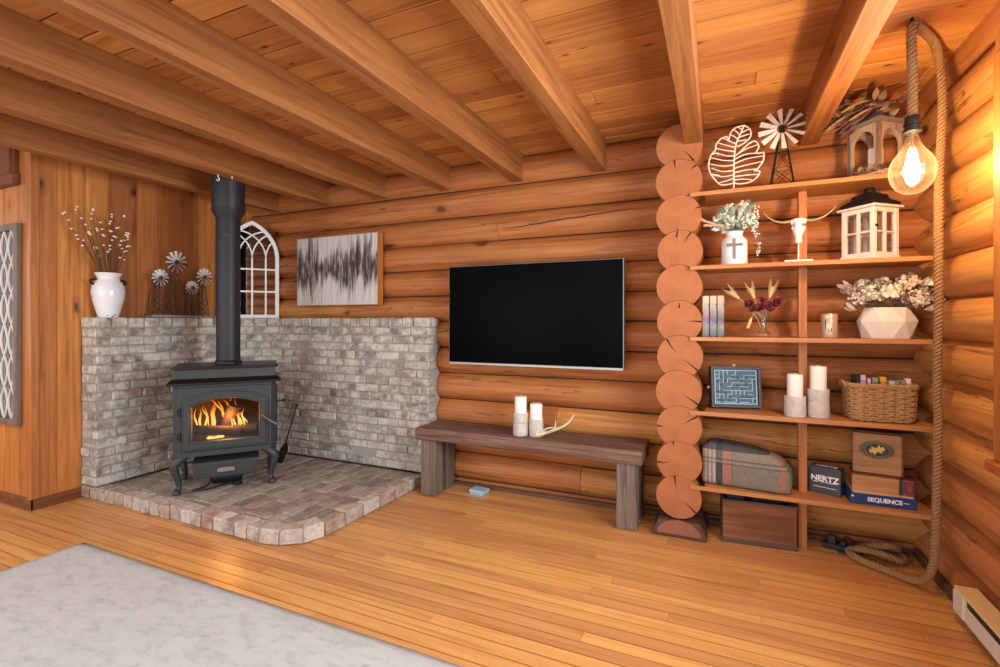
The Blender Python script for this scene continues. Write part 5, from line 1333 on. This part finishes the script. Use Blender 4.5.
mb = MB(); mb.lathe([(max(0,p.x),p.z) for p in cp], 40); gb = tag(mb.build('glass_bulb', M['bulb'], lamp), 'clear amber glass bulb')
mb = MB(); mb.lathe([(.014,.13),(.010,.10),(.004,.07),(.004,-.075),(.006,-.08),(0,-.082)], 12)
mb.build('glass_stem', M['amber'], gb)
mb = MB()
for k in range(8):
    a = 2*PI*k/8
    mb.tube(catmull([(.010*math.cos(a),.010*math.sin(a),.062),(.017*math.cos(a),.017*math.sin(a),.03),(.017*math.cos(a),.017*math.sin(a),-.05),(.009*math.cos(a),.009*math.sin(a),-.075)],5), .0018, 6)
tag(mb.build('filament', M['filament'], gb), 'glowing zigzag filament')
pg = thing('power_adapter', (.612,3.325,0), 'black power adapter and strip on the floor at the end of the rope', 'adapter', -.3)
mb = MB(); mb.box(-.06,.06,-.03,.03,0,.03); mb.build('strip', M['black'], pg, bevel=.004)
mb = MB(); mb.box(-.035,.005,-.025,.025,.03,.075); mb.build('adapter_block', M['black'], pg, bevel=.004)
mb = MB(); mb.box(.025,.05,-.015,.015,.03,.055); mb.build('plug', M['black'], pg, bevel=.003)
mb = MB(); mb.tube(catmull([(.037,0,.055),(.05,.02,.075),(.09,.03,.05),(.12,.0,.014),(.10,-.05,.010),(.02,-.06,.008)],6), .0045, 6); mb.build('cord', M['black'], pg)

# ------------------------------------------------------------------ light
def area(name, loc, rot, sx, sy, power, col):
    l = bpy.data.lights.new(name, 'AREA'); l.shape = 'RECTANGLE'; l.size = sx; l.size_y = sy; l.energy = power; l.color = col
    o = bpy.data.objects.new(name, l); COL.objects.link(o); o.location = loc; o.rotation_euler = rot; return o
DAY = (.84,.93,1.0)
area('window_daylight_right', (1.17,1.46,1.53), (0,PI/2,0), 1.48, 1.65, 150, DAY)
area('window_daylight_rear', (-4.0,-3.62,1.45), (PI/2,0,0), 2.3, 1.8, 66, DAY)
area('window_daylight_rear', (-.9,-3.62,1.45), (PI/2,0,0), 2.7, 1.8, 90, DAY)
area('window_daylight_left', (-6.62,-.8,1.65), (0,-PI/2,0), 1.3, 3.2, 46, DAY)
WARM = (1,.97,.94)
area('overhead_fill', (-1.6,.1,2.34), (0,0,0), .5, .5, 30, WARM)  # added fill light without a fixture, brightens floor and rug
area('overhead_fill', (-3.8,-.2,2.34), (0,0,0), .5, .5, 26, WARM)  # second added fill, further left, also unseen
def point(name, loc, power, col, r):
    l = bpy.data.lights.new(name, 'POINT'); l.energy = power; l.color = col; l.shadow_soft_size = r
    o = bpy.data.objects.new(name, l); COL.objects.link(o); o.location = loc; return o
point('bulb_light', (.737,2.55,1.93), 32, (1,.74,.46), .03)
point('fire_light', S2W(0,.13,.50), 9.0, (1,.42,.1), .06)
w = bpy.data.worlds.new('daylight_sky'); S.world = w; w.use_nodes = True
w.node_tree.nodes['Background'].inputs[0].default_value = (.75,.85,1,1); w.node_tree.nodes['Background'].inputs[1].default_value = 1.0
# ------------------------------------------------------------------ camera
cam = bpy.data.cameras.new('camera'); co = bpy.data.objects.new('camera', cam); COL.objects.link(co)
co.location = (0,0,1.3); co.rotation_euler = (PI/2,0,math.atan2(218,488)); cam.sensor_width = 36; cam.lens = 36*.488; cam.shift_y = -.0125; cam.clip_start = .05
S.camera = co
S.view_settings.view_transform = 'Standard'; S.view_settings.look = 'None'; S.view_settings.gamma = 1; S.view_settings.use_curve_mapping = False
S.view_settings.exposure = .08
S.cycles.max_bounces = 8; S.cycles.transparent_max_bounces = 12; S.cycles.sample_clamp_indirect = 4
